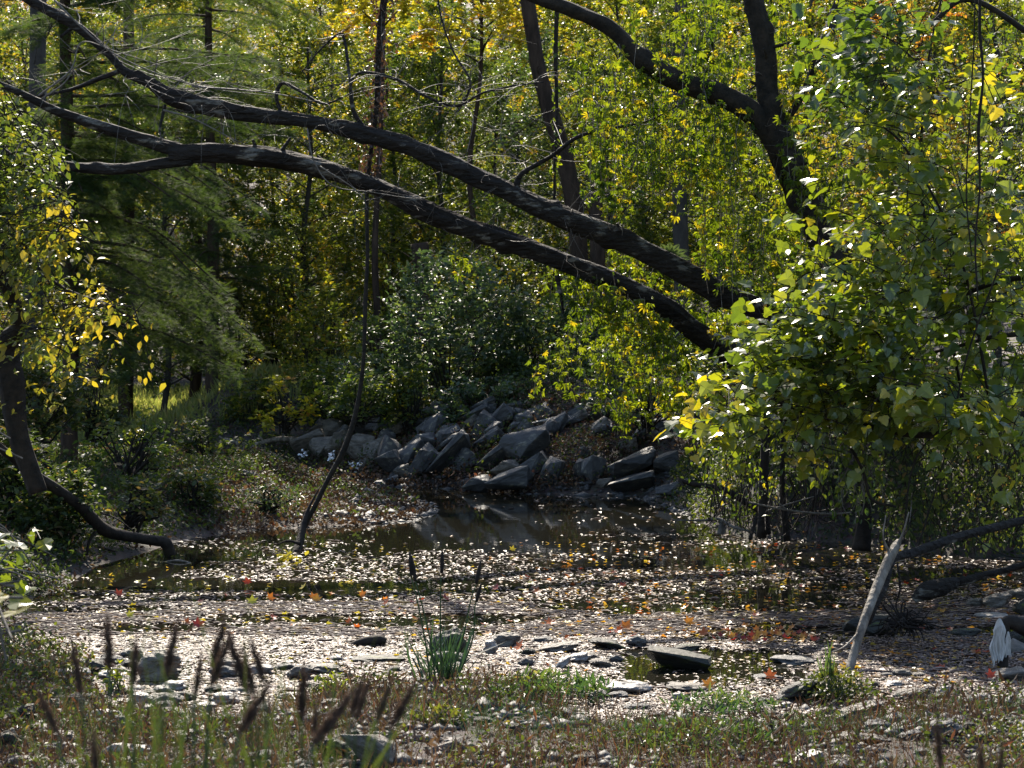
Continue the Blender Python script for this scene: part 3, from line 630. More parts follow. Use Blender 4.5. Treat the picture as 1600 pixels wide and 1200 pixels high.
# snagged clump where the long vine meets the water
sg = gp(470, 862); e = empty('snagged_branch', tuple(sg), 'dark snagged branch with a yellow leaf clump at the foot of the long vine', 'branch'); a = Acc()
tube(a, [at(462, 868, 31), at(470, 840, 31.3), at(480, 800, 31.6), at(500, 760, 31.8)], [.07, .06, .03, .01], 7, 20, .3)
tube(a, [at(432, 852, 31), at(450, 845, 31), at(470, 850, 31)], [.01, .02, .03], 5, 8); obj('stem', a.mesh('snag', tuple(sg)), M['wood_dark'], e)
A = Acc(); p = at(452, 878, 29.6) * np.ones((26, 3)) + rng.normal(0, .09, (26, 3)); p[:, 2] = np.abs(p[:, 2] * .4) + .02
leaves(A, p, rdir(26), UP + jit(26, .5), .12, 'oval', .5); obj('leaf_clump', A.mesh('yellow leaf', tuple(sg), False), M['fall_yellow'], e)

# ------------------------------------------------------------------ broad-leaved vine at right with individual leaves
LEAFM = {}
def leafmesh(kind, mat, vv):
    k = (kind, mat, round(vv, 1))
    if k not in LEAFM:
        a = Acc(); leaves(a, [(0, 0, 0)], np.array([[0, 1., 0]]), np.array([[0, 0, 1.]]), 1., kind, vv)
        me = a.mesh('leaf', smooth=False); me.materials.append(M[mat]); LEAFM[k] = me
    return LEAFM[k]
def place_leaves(parent, org, P, D, N, size, v, kind, mat, name='leaf'):
    Yv = nrm(D); Xv = nrm(np.cross(Yv, N)); Zv = np.cross(Xv, Yv)
    for i in range(len(P)):
        o = bpy.data.objects.new(name, leafmesh(kind, mat, v[i])); COL.objects.link(o); o.parent = parent
        mt = Matrix((Vector(Xv[i]), Vector(Yv[i]), Vector(Zv[i]))).transposed().to_4x4() @ Matrix.Scale(size[i], 4)
        mt.translation = Vector(P[i] - org); o.matrix_local = mt
def broad(name, label, cat, anchor, sprays, mat, kind, size, nobj, stemmat='twig', per=9, stems=(), zdown=.5, upw=.8, spread=.16, shelf=.55):
    """sprays: poly, n shoots, Y range, v mean; shoots arch outward, leaves along them"""
    anchor = np.array(anchor); e = empty(name, tuple(anchor), label, cat); A = Acc(); St = Acc()
    for pts in stems:
        P, r = pxpath(pts); C = tube(St, P, r, 7, len(P) * 8, .15)
    Pp = []; Dd = []; Nn = []; vv = []
    for poly, n, Ya, Yb, vm in sprays:
        s = clumped(pscat(poly, int(n * 1.6), Ya, Yb), .45)
        for p0 in s:
            d = nrm(np.array([-.7, -.35, .15]) + rng.normal(0, .5, 3)); L = rng.uniform(.4, 1.0)
            e1 = p0 + d * L; e1[2] -= .25 * L
            tube(St, [p0 - d * .15, p0 + d * L * .5 + UP * .06 * L, e1], [.008, .006, .003], 3, 6, cap=False)
            m = int(per * rng.uniform(.7, 1.3)); u = rng.random(m)[:, None]
            p = p0 + (e1 - p0) * u + rng.normal(0, spread, (m, 3)) * .6
            Pp.append(p); flat = (rng.random(m) < shelf)[:, None]
            Dd.append(nrm(np.where(flat, d * .5 + rng.normal(0, .6, (m, 3)) * [1, 1, .2] - UP * .12, d * .3 + rng.normal(0, .5, (m, 3)) - UP * zdown * 1.5)))
            Nn.append(np.where(flat, UP * 1.5 + rng.normal(0, .28, (m, 3)) + [0, -.12, 0], UP * .3 + rng.normal(0, .5, (m, 3)) + [-.1, -.6, 0]))
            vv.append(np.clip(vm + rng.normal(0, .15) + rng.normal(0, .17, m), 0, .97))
    Pp = np.concatenate(Pp); Dd = np.concatenate(Dd); Nn = np.concatenate(Nn); vv = np.concatenate(vv)
    sz = size * np.clip(rng.gamma(9, .1, len(Pp)), .35, 1.45)
    o = np.argsort(Pp[:, 1] - 6 * sz); Pp, Dd, Nn, vv, sz = Pp[o], Dd[o], Nn[o], vv[o], sz[o]
    px = Pp[:, 0] / Pp[:, 1] * F + 800; vis = np.where((px > 0) & (px < 1600))[0][:nobj]; mask = np.zeros(len(Pp), bool); mask[vis] = True
    place_leaves(e, anchor, Pp[mask], Dd[mask], Nn[mask], sz[mask], vv[mask], kind, mat)
    leaves(A, Pp[~mask], Dd[~mask], Nn[~mask], sz[~mask], kind, vv[~mask])
    tag(obj('stems', St.mesh('stems', tuple(anchor)), M[stemmat], e), kind='stuff')
    tag(obj('leaves', A.mesh('leaves', tuple(anchor), False), M[mat], e), kind='stuff')
    return e
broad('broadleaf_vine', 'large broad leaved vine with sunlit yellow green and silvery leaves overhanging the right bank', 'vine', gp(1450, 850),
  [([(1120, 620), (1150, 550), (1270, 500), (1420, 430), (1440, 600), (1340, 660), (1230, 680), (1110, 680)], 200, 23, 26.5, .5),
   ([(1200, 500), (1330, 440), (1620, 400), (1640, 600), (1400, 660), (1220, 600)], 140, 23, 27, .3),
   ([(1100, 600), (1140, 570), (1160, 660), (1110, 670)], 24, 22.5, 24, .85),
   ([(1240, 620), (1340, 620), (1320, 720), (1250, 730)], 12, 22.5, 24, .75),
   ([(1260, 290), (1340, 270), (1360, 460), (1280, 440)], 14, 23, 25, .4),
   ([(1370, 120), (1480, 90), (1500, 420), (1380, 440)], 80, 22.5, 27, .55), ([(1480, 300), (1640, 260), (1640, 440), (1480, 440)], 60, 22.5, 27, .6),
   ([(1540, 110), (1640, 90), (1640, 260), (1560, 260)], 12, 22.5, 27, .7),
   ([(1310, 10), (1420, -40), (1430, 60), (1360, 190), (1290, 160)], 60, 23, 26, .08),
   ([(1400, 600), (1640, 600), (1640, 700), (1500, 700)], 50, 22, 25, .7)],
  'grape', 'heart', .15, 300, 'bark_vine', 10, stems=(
   [(1640, 430, 24, 10), (1560, 440, 24.5, 9), (1480, 470, 25, 7), (1400, 490, 25, 5), (1330, 500, 25, 3)],
   [(1640, 640, 24, 14), (1540, 660, 24, 12), (1440, 680, 24, 10), (1330, 660, 24.5, 8), (1240, 640, 25, 5), (1150, 610, 25, 3)],
   [(1640, 520, 25, 9), (1560, 525, 25, 8), (1500, 540, 25, 6), (1420, 560, 25, 4)],
   [(1660, 90, 24, 10), (1520, 0, 24, 10), (1450, 40, 24, 8), (1385, 55, 24, 5)],
   [(1520, 700, 25, 6), (1480, 500, 25, 5), (1440, 300, 25, 5), (1450, 100, 25, 4), (1480, -40, 25, 4)],
   [(1560, 760, 24, 6), (1545, 620, 24, 6), (1500, 400, 24, 4), (1420, 240, 24, 4), (1370, 190, 24, 3)],
   [(1430, 870, 23, 3), (1480, 700, 23, 3), (1510, 560, 23, 3), (1560, 420, 23, 3)],
   [(1410, 850, 23, 3), (1430, 720, 23, 3), (1500, 640, 23, 2)],
   [(1330, 700, 24, 5), (1350, 740, 24, 5), (1362, 780, 24, 5), (1400, 792, 24, 4)]))
# small-leaved growth under it, dark hollow with hanging roots
vine_mass('wild_grape', 'finer leaved vine tangled among the large silvery leaves at right', 'vine', gp(1400, 860),
  [([(1240, 380), (1400, 300), (1640, 300), (1640, 560), (1400, 560), (1240, 520)], 170, 24, 28), ([(1340, -20), (1640, -20), (1640, 300), (1400, 300)], 130, 24, 29)], 'creeper', .095, 14, 'maple', 'bark_vine', l=(.15, .5))
vine_mass('small_leaf_bush', 'small leaved yellow green bush hanging below the left end of the broad leaved vine', 'bush', gp(1130, 835),
  [([(1100, 600), (1210, 600), (1220, 740), (1150, 790), (1110, 760), (1080, 690)], 110, 26.5, 30.5)], 'creeper', .08, 18, 'oval', 'bark_vine', l=(.2, .5))
vine_mass('glossy_bush', 'pale glossy leaved bush in front of the dark hollow of the right bank', 'bush', gp(1340, 850),
  [([(1270, 680), (1360, 660), (1380, 760), (1330, 780), (1270, 750)], 60, 24.5, 26)], 'green', .11, 14, 'oval', l=(.1, .4))
vine_mass('bank_thicket', 'tangled dark green thicket covering the right bank above the fallen pole', 'thicket', gp(1500, 870),
  [([(1380, 640), (1640, 620), (1640, 840), (1480, 830), (1370, 790)], 620, 24.5, 29), ([(1220, 600), (1400, 600), (1400, 690), (1230, 680)], 120, 27, 31), ([(1300, 560), (1640, 480), (1640, 660), (1400, 680)], 260, 27, 32)], 'shade_toned_weed', .095, 24, 'oval', 'bark_vine', l=(.1, .4))
vine_mass('upper_thicket', 'yellow green thicket behind the broad leaved vine at upper right', 'thicket', gp(1600, 700),
  [([(1300, 100), (1640, 60), (1640, 520), (1340, 480)], 420, 28, 34), ([(1230, 420), (1420, 460), (1500, 600), (1250, 600), (1100, 560)], 120, 28, 32)], 'fleck', .09, 20, 'oval', 'bark_vine', l=(.1, .5))
def rootmass(label, polyline_sets, anchor, mat='wood_dark', cat='roots', name='root_tangle', extra=None, group=None):
    e = empty(name, tuple(anchor), label, cat, group); a = Acc()
    for pts in polyline_sets:
        P, r = pxpath(pts); tube(a, P, r, 6, len(P) * 6, .2, rng.random() * 20)
    if extra: extra(a)
    obj('roots' if cat == 'roots' else 'wood', a.mesh(name, tuple(anchor)), M[mat], e); return e
def ex(a):
    for i in range(70):
        px = rng.uniform(1110, 1300); py = rng.uniform(720, 780); Y = rng.uniform(28, 31)
        tube(a, [at(px, py, Y), at(px + rng.normal(0, 12), py + 40, Y + rng.normal(0, .1)), at(px + rng.normal(0, 22), rng.uniform(800, 845), Y + rng.normal(0, .2))], [.012, .009, .004], 3, 8, cap=False)
rootmass('dark roots and dead stems hanging in the hollow under the right bank', [
  [(1200, 560, 29.5, 12), (1195, 700, 29.5, 14), (1190, 840, 29.5, 18)], [(1225, 660, 30, 10), (1222, 760, 30, 9), (1230, 845, 30, 12)],
  [(1350, 720, 29, 14), (1352, 790, 29, 18), (1345, 860, 29, 30)]], gp(1220, 845), extra=ex)
rootmass('dark crooked branch reaching left from the bank roots over the water', [
  [(1060, 750, 30.5, 6), (1085, 757, 30.5, 8), (1130, 764, 30.5, 9), (1165, 785, 30.6, 11), (1190, 800, 30.6, 16), (1200, 835, 30.6, 12)],
  [(1190, 800, 30.6, 12), (1178, 820, 30.4, 8), (1172, 842, 30.2, 6)], [(1062, 750, 30.5, 5), (1068, 760, 30.4, 3)]], gp(1195, 838), cat='branch', name='crooked_branch')
rootmass('thin pale branch lying low over the water below the crooked branch', [
  [(1050, 813, 31, 2), (1100, 813, 31, 4), (1125, 811, 31, 5), (1145, 823, 30.8, 5), (1180, 832, 30.6, 4)], [(1128, 812, 31, 5), (1126, 835, 31, 14)]], gp(1120, 835), 'twig', 'branch', 'low_branch')
rootmass('slender bare twig stretched across the dark hollow of the right bank', [
  [(1170, 785, 28, 3), (1230, 797, 28, 4), (1290, 803, 28, 4), (1330, 801, 28, 3)], [(1200, 798, 28, 3), (1240, 785, 28, 2), (1272, 776, 28, 2)], [(1195, 765, 28, 2), (1215, 785, 28, 3), (1230, 797, 28, 3)]], gp(1260, 845), 'twig', 'twig', 'bare_twig')

# ------------------------------------------------------------------ left leafy tree
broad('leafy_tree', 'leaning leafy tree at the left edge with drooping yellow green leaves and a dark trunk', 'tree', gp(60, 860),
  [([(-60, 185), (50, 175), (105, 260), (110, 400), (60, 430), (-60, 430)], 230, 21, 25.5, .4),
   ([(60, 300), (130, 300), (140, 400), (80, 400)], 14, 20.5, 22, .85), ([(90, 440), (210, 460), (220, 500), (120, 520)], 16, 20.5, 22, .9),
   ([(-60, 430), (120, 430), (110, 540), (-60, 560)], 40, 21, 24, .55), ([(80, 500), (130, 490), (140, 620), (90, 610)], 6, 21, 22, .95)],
  'olive', 'oval', .105, 160, 'bark_vine', 16, stems=(  # olive leaf colour also carries the shade on this tree
   [(60, 770, 24, 30), (30, 680, 24, 34), (20, 600, 24, 46), (10, 540, 24, 40), (30, 500, 23.6, 22), (-10, 400, 23, 20), (-60, 250, 23, 16)],
   [(20, 590, 24, 20), (-30, 560, 24, 20)], [(-40, 320, 22.5, 8), (40, 400, 22, 6), (100, 450, 21.5, 5), (180, 480, 21, 3)],
   [(-40, 200, 22.5, 8), (40, 260, 22, 6), (110, 330, 21.5, 3)], [(-40, 360, 22, 5), (60, 420, 22, 4), (100, 500, 21.5, 3), (90, 560, 21.5, 2)]), zdown=.7, upw=.5)
broad('left_vine', 'bright green vine with broad leaves at the left edge above the water', 'vine', gp(10, 960),
  [([(-60, 660), (40, 680), (50, 740), (20, 800), (-60, 820)], 22, 14.5, 16, .7), ([(-60, 790), (60, 850), (70, 900), (-60, 960)], 22, 14.5, 16, .4)],
  'grape', 'heart', .13, 90, per=8)
e = broad('corner_leaves', 'few large leaves of a near plant at the left edge beside the pond', 'plant', gp(0, 1150), [([(-30, 950), (10, 955), (12, 1010), (-30, 1010)], 2, 9, 9.4, .85), ([(-40, 900), (5, 900), (5, 940), (-40, 940)], 2, 9, 9.4, .1)], 'grape', 'heart', .12, 12, per=4)
# fallen logs on the left
def log_thing(name, label, pieces, anchor, mat, cat='log', rough=.2):
    e = empty(name, tuple(anchor), label, cat)
    for i, (pn, pts, sides, n) in enumerate(pieces):
        P, r = pxpath(pts); a = Acc(); tube(a, P, r, sides, n, rough, i * 3.3 + len(label) * .7); obj(pn, a.mesh(name + ' ' + pn, tuple(anchor)), mat, e)
    return e
log_thing('bent_log', 'dark bent log reaching down from the left bank into the pond', [
  ('trunk', [(-10, 690, 27.5, 11.5), (40, 732, 28, 14.8), (90, 765, 28.4, 15.6), (130, 795, 28.8, 17.2), (160, 825, 29.2, 19.7), (190, 836, 29.6, 16.4), (240, 844, 30, 16.4), (258, 848, 30.1, 19.7), (266, 868, 30.2, 18.0)], 12, 90),
  ('branch', [(150, 830, 29, 6.6), (140, 845, 29, 4.9), (135, 868, 29, 4.1)], 6, 12), ('branch', [(155, 800, 29, 2.5), (185, 812, 29.3, 2.5), (210, 832, 29.6, 1.6)], 5, 12)], gp(264, 866), M['wood_dark'])
log_thing('sunken_branch', 'thin dark branch lying at the waterline behind the bent log', [('trunk', [(70, 850, 30, 4), (110, 852, 30, 6), (160, 857, 30, 5), (180, 862, 30, 3)], 6, 20)], gp(130, 862), M['wood_dark'], 'branch')
log_thing('fallen_log', 'dark fallen trunk among the weeds above the bent log', [('trunk', [(10, 640, 31, 20), (50, 700, 31, 22), (80, 740, 31, 20), (110, 775, 31, 14)], 8, 30)], gp(110, 790), M['wood_dark'])
log_thing('curved_twig', 'pale curved twig loop on the water beside the end of the bent log', [('trunk', [(255, 878, 29.4, 2), (280, 876, 29.3, 4), (300, 882, 29.2, 4), (296, 890, 29.1, 2)], 5, 20)], gp(285, 885), M['wood_pale'], 'twig')
log_thing('driftwood', 'pale forked driftwood branch lying at the far end of the gravel bar', [
  ('trunk', [(350, 686, 52, 5), (372, 694, 52, 7), (380, 712, 52, 10), (398, 722, 51.5, 6)], 7, 24), ('branch', [(380, 706, 52, 6), (384, 690, 52, 3)], 5, 8), ('branch', [(352, 688, 52, 3), (340, 680, 52, 2)], 5, 8)], gp(385, 722), M['wood_pale'], 'driftwood')
log_thing('driftwood_log', 'grey driftwood log lying left of the pale boulders', [
  ('trunk', [(392, 700, 53, 7), (410, 692, 53, 8), (440, 686, 53, 9), (475, 690, 53, 12)], 8, 24), ('branch', [(396, 702, 53, 5), (398, 722, 52.6, 5)], 5, 8), ('branch', [(412, 690, 53, 5), (404, 680, 53, 3)], 5, 8), ('branch', [(418, 706, 52, 8), (436, 716, 52, 8), (450, 724, 52, 6)], 6, 10)], gp(430, 722), M['wood_pale'], 'driftwood')

# fallen pole at right
log_thing('fallen_pole', 'pale slanting pole standing in the shallows with a dark bough running right from its top', [
  ('trunk', [(1325, 1052, 19.1, 14), (1337, 1010, 19.3, 13), (1352, 965, 19.5, 14), (1369, 920, 19.8, 15), (1388, 876, 20, 16), (1398, 856, 20.1, 15), (1404, 846, 20.2, 9)], 14, 80), ('branch', [(1395, 862, 20.1, 8), (1410, 835, 20.1, 4), (1420, 800, 20.1, 2)], 5, 12), ('branch', [(1392, 868, 20.1, 6), (1380, 840, 20, 3), (1384, 805, 20, 2)], 5, 12), ('branch', [(1345, 985, 19.4, 5), (1320, 1010, 19.2, 3), (1298, 1020, 19.1, 2)], 5, 10)], gp(1326, 1052), M['wood_pale'], 'pole', .28)
log_thing('dark_bough', 'dark bough resting on the top of the slanting pole and running to the right edge', [
  ('trunk', [(1358, 975, 19.9, 4.8), (1366, 950, 19.9, 8.3), (1382, 915, 20.1, 10.7), (1395, 874, 20.4, 11.8), (1430, 862, 20.8, 13.0), (1500, 838, 21.4, 13.0), (1560, 822, 22, 13.0), (1650, 800, 22.6, 14.2)], 10, 60),
  ('branch', [(1402, 880, 20.2, 3.5), (1406, 920, 20.2, 3.0), (1400, 950, 20.2, 2.4), (1420, 975, 20.2, 1.8)], 5, 16), ('branch', [(1372, 935, 20, 3.0), (1390, 960, 20.2, 3.0), (1410, 980, 20.3, 2.4)], 5, 14),
  ('branch', [(1395, 870, 20.1, 2.4), (1385, 835, 20.1, 1.8), (1392, 800, 20.1, 1.1)], 4, 12), ('branch', [(1400, 866, 20.2, 2.4), (1420, 820, 20.2, 1.8), (1425, 770, 20.2, 1.1)], 4, 12), ('branch', [(1390, 890, 20, 1.8), (1360, 910, 20, 1.1), (1335, 915, 20, 1.1)], 4, 10),
  ('branch', [(1520, 835, 21.5, 3.0), (1545, 855, 21.4, 2.4), (1580, 870, 21.3, 2.4), (1620, 868, 21.3, 1.8)], 5, 14)], gp(1560, 900), M['bark_dark'], 'branch', .35)
log_thing('mossy_log', 'dark log with a moss covered end lying on the stones at right', [
  ('trunk', [(1428, 938, 23.4, 10), (1436, 931, 23.4, 19), (1450, 922, 23.4, 27), (1478, 914, 23.5, 25), (1496, 908, 23.6, 13), (1505, 907, 23.6, 12), (1560, 893, 23.8, 10), (1610, 880, 23.9, 9), (1660, 866, 24, 8)], 16, 70)], gp(1460, 940), M['bark_dark'], 'log', .5)
def ex2(a):
    for i in range(90):
        c = at(1408, 978, 20.6); d = rng.normal(0, 1, 3); d[2] = abs(d[2]) * .5; d = nrm(d); l = rng.uniform(.12, .42)
        tube(a, [c, c + d * l * .5 + rng.normal(0, .04, 3), c + d * l + rng.normal(0, .05, 3) - UP * .08], [.014, .009, .004], 4, 6, cap=False)
rootmass('black tangle of roots beside the dark slab behind the slanting pole', [], gp(1408, 1000), extra=ex2)

# white cloth snagged on a stump
b0 = gp(1560, 1045); e = empty('snagged_cloth', tuple(b0), 'dirty white cloth hanging over a stub of wood at the right edge of the pond', 'cloth')
n_u, n_v = 26, 30; U, Vv = np.meshgrid(np.linspace(0, 1, n_u), np.linspace(0, 1, n_v))
Yc = b0[1] - .02; wp = 26 * Yc / F; H0 = CZ - (966 - HY) / F * Yc
prof = np.interp(Vv, [0, .08, .3, .6, .75, 1], [.45, .8, .85, .95, .75, .55])
xx = (U - .5) * wp * prof + b0[0] - .02 * Vv + .012 * np.sin(Vv * 7 + U * 2)
fold = fbm(U * 11 + .6 * Vv, Vv * 1.5, 3) - .44
yy = Yc - .05 + .10 * fold * (.4 + Vv) + .10 * (U - .5) ** 2 + .05 * (1 - sst(0, .15, Vv))
zz = H0 - Vv * (H0 - .05) - .10 * ((U - .5) ** 2) * 4 * (1 - Vv) ** 2 + .14 * Vv ** 4 * (fbm(U * 7, U * 0 + 2, 3) - .3)
Vc = np.stack([xx, yy, zz], -1).reshape(-1, 3)
Vc = np.vstack([Vc, Vc + np.array([0, .012, 0])]); ii = np.arange(n_v - 1)[:, None] * n_u; jj = np.arange(n_u - 1)[None]
Qc = np.stack([ii + jj, ii + jj + 1, ii + n_u + jj + 1, ii + n_u + jj], -1).reshape(-1, 4)
obj('hanging_fold', mesh_np('cloth', Vc - b0, np.vstack([Qc, Qc[:, ::-1] + n_u * n_v])), M['cloth'], e)
Vc = np.stack([b0[0] + wp * .55 + (U[:18] - .5) * wp * .35, yy[:18] + .02, zz[:18] - .1], -1).reshape(-1, 3)
Qc2 = np.stack([np.arange(17)[:, None] * n_u + jj, np.arange(17)[:, None] * n_u + jj + 1, np.arange(17)[:, None] * n_u + n_u + jj + 1, np.arange(17)[:, None] * n_u + n_u + jj], -1).reshape(-1, 4)
obj('torn_strip', mesh_np('cloth strip', Vc - b0, Qc2), M['cloth'], e)
a = Acc(); tube(a, [at(1566, 1045, Yc + .03), at(1568, 1000, Yc + .05), at(1572, 972, Yc + .05), at(1600, 980, Yc + .1), at(1650, 1010, Yc + .2)], [.05, .05, .06, .08, .1], 10, 30, .25)
tag(obj('wood_stub', a.mesh('stub', tuple(b0)), M['wood_dark']), 'short bent wooden stub under the white cloth at the right edge', 'stump').location = b0

# ------------------------------------------------------------------ rocks
import bmesh
def rockmesh(i, mat, angular):
    bm = bmesh.new(); r = random.Random(i * 31 + (5 if angular else 0))
    if angular:
        for k in range(16):
            p = Vector([max(-1, min(1, r.gauss(0, .75))) for _ in range(3)]); p *= .5 / max(.35, max(abs(c) for c in p)) if max(abs(c) for c in p) > .35 else 1.2
            bm.verts.new(p)
        bmesh.ops.convex_hull(bm, input=bm.verts)
        bmesh.ops.delete(bm, geom=[v for v in bm.verts if not v.link_faces], context='VERTS')
        bmesh.ops.bevel(bm, geom=bm.edges[:], offset=.035, segments=2, affect='EDGES', clamp_overlap=True, profile=.6)
        bmesh.ops.triangulate(bm, faces=bm.faces[:])
        bmesh.ops.subdivide_edges(bm, edges=[e_ for e_ in bm.edges if e_.calc_length() > .16], cuts=2, use_grid_fill=True)
        bmesh.ops.triangulate(bm, faces=bm.faces[:])
        for v in bm.verts:
            v.co += v.co.normalized() * (noise.fractal(v.co * 3.2 + Vector((i * 7., 0, 0)), .8, 2, 4) * .035)
    else:
        bmesh.ops.create_icosphere(bm, subdivisions=4, radius=.5)
        o_ = Vector((i * 9.1, 3, 1))
        for v in bm.verts:
            d = v.co.normalized(); k = 1 + .45 * noise.noise(d * 1.1 + o_) + .2 * noise.noise(d * 2.7 + o_) + .06 * noise.noise(d * 8 + o_)
            c = max(abs(d.x), abs(d.y), abs(d.z)); v.co = d * .5 * k * (1 + .12 * (1 / c - 1))
    me = bpy.data.meshes.new('rock'); bm.to_mesh(me); bm.free()
    me.polygons.foreach_set('use_smooth', [not angular or False] * len(me.polygons)); me.materials.append(M[mat])
    if angular:
        me.polygons.foreach_set('use_smooth', [True] * len(me.polygons))
        try: me.set_sharp_from_angle(angle=R(32))
        except Exception: pass
    # normalise the extents to 1
    c = np.array([v.co[:] for v in me.vertices]); lo, hi = c.min(0), c.max(0); c = (c - (lo + hi) / 2) / (hi - lo)
    me.vertices.foreach_set('co', c.astype(np.float32).ravel()); me.update(); return me
RK = {(mt, a): [rockmesh(i, mt, a) for i in range(6 if a else 4)] for mt, a in (('rock_dark', True), ('rock_tan', True), ('rock_dark', False), ('rock_tan', False), ('rock_pale', False), ('rock_moss', False), ('rock_moss', True), ('rock_pale', True))}
rk_i = [0]
def rock(px, py, w, h, tilt, label, mat='rock_dark', ang=True, group=None, name='boulder', dep=.75, bury=.12, Y=None, cat='rock', z=None):
    rk_i[0] += 1; k = rk_i[0]
    hh = abs(h * math.cos(R(tilt))) / 2 + abs(w * math.sin(R(tilt))) / 2 * .8
    g = gp(px, py + hh * .85)
    Yc = g[1] if Y is None else Y
    s = Yc / F; W_, H_ = w * s, h * s * 1.1; D_ = max(W_ * dep, H_ * .8)
    c = at(px, py, Yc + D_ * .25)
    o = bpy.data.objects.new(name, RK[(mat, ang)][k % (6 if ang else 4)]); COL.objects.link(o)
    o.matrix_world = Matrix.Translation(c) @ Matrix.Rotation(-R(tilt), 4, 'Y') @ Matrix.Rotation(R((k * 37) % 24 - 12), 4, 'Z') @ Matrix.Diagonal((W_ * 1.06 * (1 if k % 3 else -1), D_ * (1 if k % 2 else -1), H_ * 1.06 * (1 if (k % 4) else -1), 1))
    return tag(o, label, cat, group)
RIP = 'riprap boulders along the far shore'
for a in (
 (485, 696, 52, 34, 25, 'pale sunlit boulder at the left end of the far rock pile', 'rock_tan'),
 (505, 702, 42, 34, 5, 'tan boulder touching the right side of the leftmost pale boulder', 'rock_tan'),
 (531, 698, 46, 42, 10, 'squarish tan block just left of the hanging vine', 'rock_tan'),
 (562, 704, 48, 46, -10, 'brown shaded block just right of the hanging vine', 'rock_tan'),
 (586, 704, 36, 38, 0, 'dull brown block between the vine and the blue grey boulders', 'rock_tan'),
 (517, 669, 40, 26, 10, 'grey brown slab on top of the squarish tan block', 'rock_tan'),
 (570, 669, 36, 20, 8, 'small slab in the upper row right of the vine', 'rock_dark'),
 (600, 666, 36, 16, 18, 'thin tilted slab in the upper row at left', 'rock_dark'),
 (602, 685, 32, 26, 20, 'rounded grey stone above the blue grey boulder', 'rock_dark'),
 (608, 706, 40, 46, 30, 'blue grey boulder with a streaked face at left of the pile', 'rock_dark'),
 (577, 724, 30, 28, 10, 'small tan boulder at the foot of the brown block', 'rock_tan'),
 (568, 744, 52, 11, 0, 'long flat dark slab at the waterline on the left', 'rock_dark'),
 (612, 727, 34, 38, 25, 'upright grey boulder above the end of the flat slab', 'rock_dark'),
 (638, 714, 62, 30, 32, 'long tilted boulder in the left middle of the pile', 'rock_dark'),
 (660, 691, 46, 24, 8, 'low wide boulder in the second row from the top', 'rock_dark'),
 (629, 738, 26, 20, 15, 'small tan stone at the foot of the leaning slabs', 'rock_tan'),
 (657, 726, 62, 28, 48, 'leaning slab with a sharp upper edge, left of the steepest one', 'rock_dark'),
 (677, 726, 42, 17, 66, 'narrow tan slab standing between two leaning slabs', 'rock_tan'),
 (705, 712, 84, 28, 50, 'largest leaning slab, its lit edge slanting up to the right', 'rock_dark'),
 (697, 680, 46, 22, 42, 'wedge shaped boulder above the largest leaning slab', 'rock_dark'),
 (697, 694, 54, 11, 38, 'thin blade of rock lying against the largest leaning slab', 'rock_dark'),
 (722, 720, 44, 30, 30, 'chunky boulder resting against the right side of the largest slab', 'rock_dark'),
 (755, 668, 44, 32, 50, 'steep dark boulder high in the middle of the pile', 'rock_dark'),
 (760, 690, 54, 22, 32, 'slanting dark slab below the steep boulder', 'rock_dark'),
 (771, 719, 48, 24, 42, 'slanting boulder left of the biggest block', 'rock_dark'),
 (822, 700, 80, 50, 14, 'biggest dark block, broad and flat faced, in the middle of the pile', 'rock_dark'),
 (790, 734, 48, 26, 5, 'tan tinged boulder below the left corner of the biggest block', 'rock_tan'),
 (798, 752, 74, 30, 18, 'broad low boulder dipping into the water below the biggest block', 'rock_dark'),
 (831, 729, 54, 30, 22, 'boulder wedged under the biggest block', 'rock_dark'),
 (862, 738, 44, 28, 72, 'upright slab with a vertical lit edge right of the biggest block', 'rock_dark'),
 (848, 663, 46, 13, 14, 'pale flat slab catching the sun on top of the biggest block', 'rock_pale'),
 (917, 707, 32, 20, 10, 'small boulder on top of the paired upright blocks', 'rock_dark'),
 (927, 736, 46, 34, 88, 'taller of two upright blocks right of the green gap', 'rock_dark'),
 (906, 737, 40, 18, 90, 'narrow upright block beside the taller one', 'rock_dark'),
 (981, 698, 30, 27, 0, 'rounded tan boulder under the creeper bush', 'rock_tan'),
 (985, 727, 84, 32, 18, 'long grey boulder near the right end of the pile', 'rock_dark'),
 (990, 757, 70, 24, 18, 'dark sloping slab at the waterline near the right end', 'rock_dark'),
 (944, 756, 24, 15, 5, 'little brown stone at the waterline left of the sloping slab', 'rock_tan'),
 (745, 757, 46, 22, 12, 'low boulder at the waterline left of centre', 'rock_dark'),
 (1042, 725, 40, 30, 15, 'boulder at the right end of the pile, half under leaves', 'rock_dark'),
 (1050, 764, 50, 22, 8, 'last dark stone at the right end of the waterline', 'rock_dark'),
 (485, 745, 56, 13, 3, 'flat wet slab in the riffle below the pale boulders', 'rock_dark'),
 (553, 763, 20, 11, 0, 'small pale stone on the gravel bar near the flat slab', 'rock_tan')):
    rock(*a[:6], mat=a[6], ang=True, group=RIP)
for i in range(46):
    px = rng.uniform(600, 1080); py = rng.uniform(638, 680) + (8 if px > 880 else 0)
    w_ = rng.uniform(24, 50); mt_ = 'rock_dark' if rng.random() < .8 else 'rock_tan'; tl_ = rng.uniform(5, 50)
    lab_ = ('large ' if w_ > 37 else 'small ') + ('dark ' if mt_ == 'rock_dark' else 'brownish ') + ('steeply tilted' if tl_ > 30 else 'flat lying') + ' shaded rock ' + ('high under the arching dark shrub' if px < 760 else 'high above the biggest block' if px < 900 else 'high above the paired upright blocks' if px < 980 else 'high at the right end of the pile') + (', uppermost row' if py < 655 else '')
    rock(px, py, w_, rng.uniform(14, 28), tl_, lab_, mt_, True, 'shaded rocks at the top of the riprap')
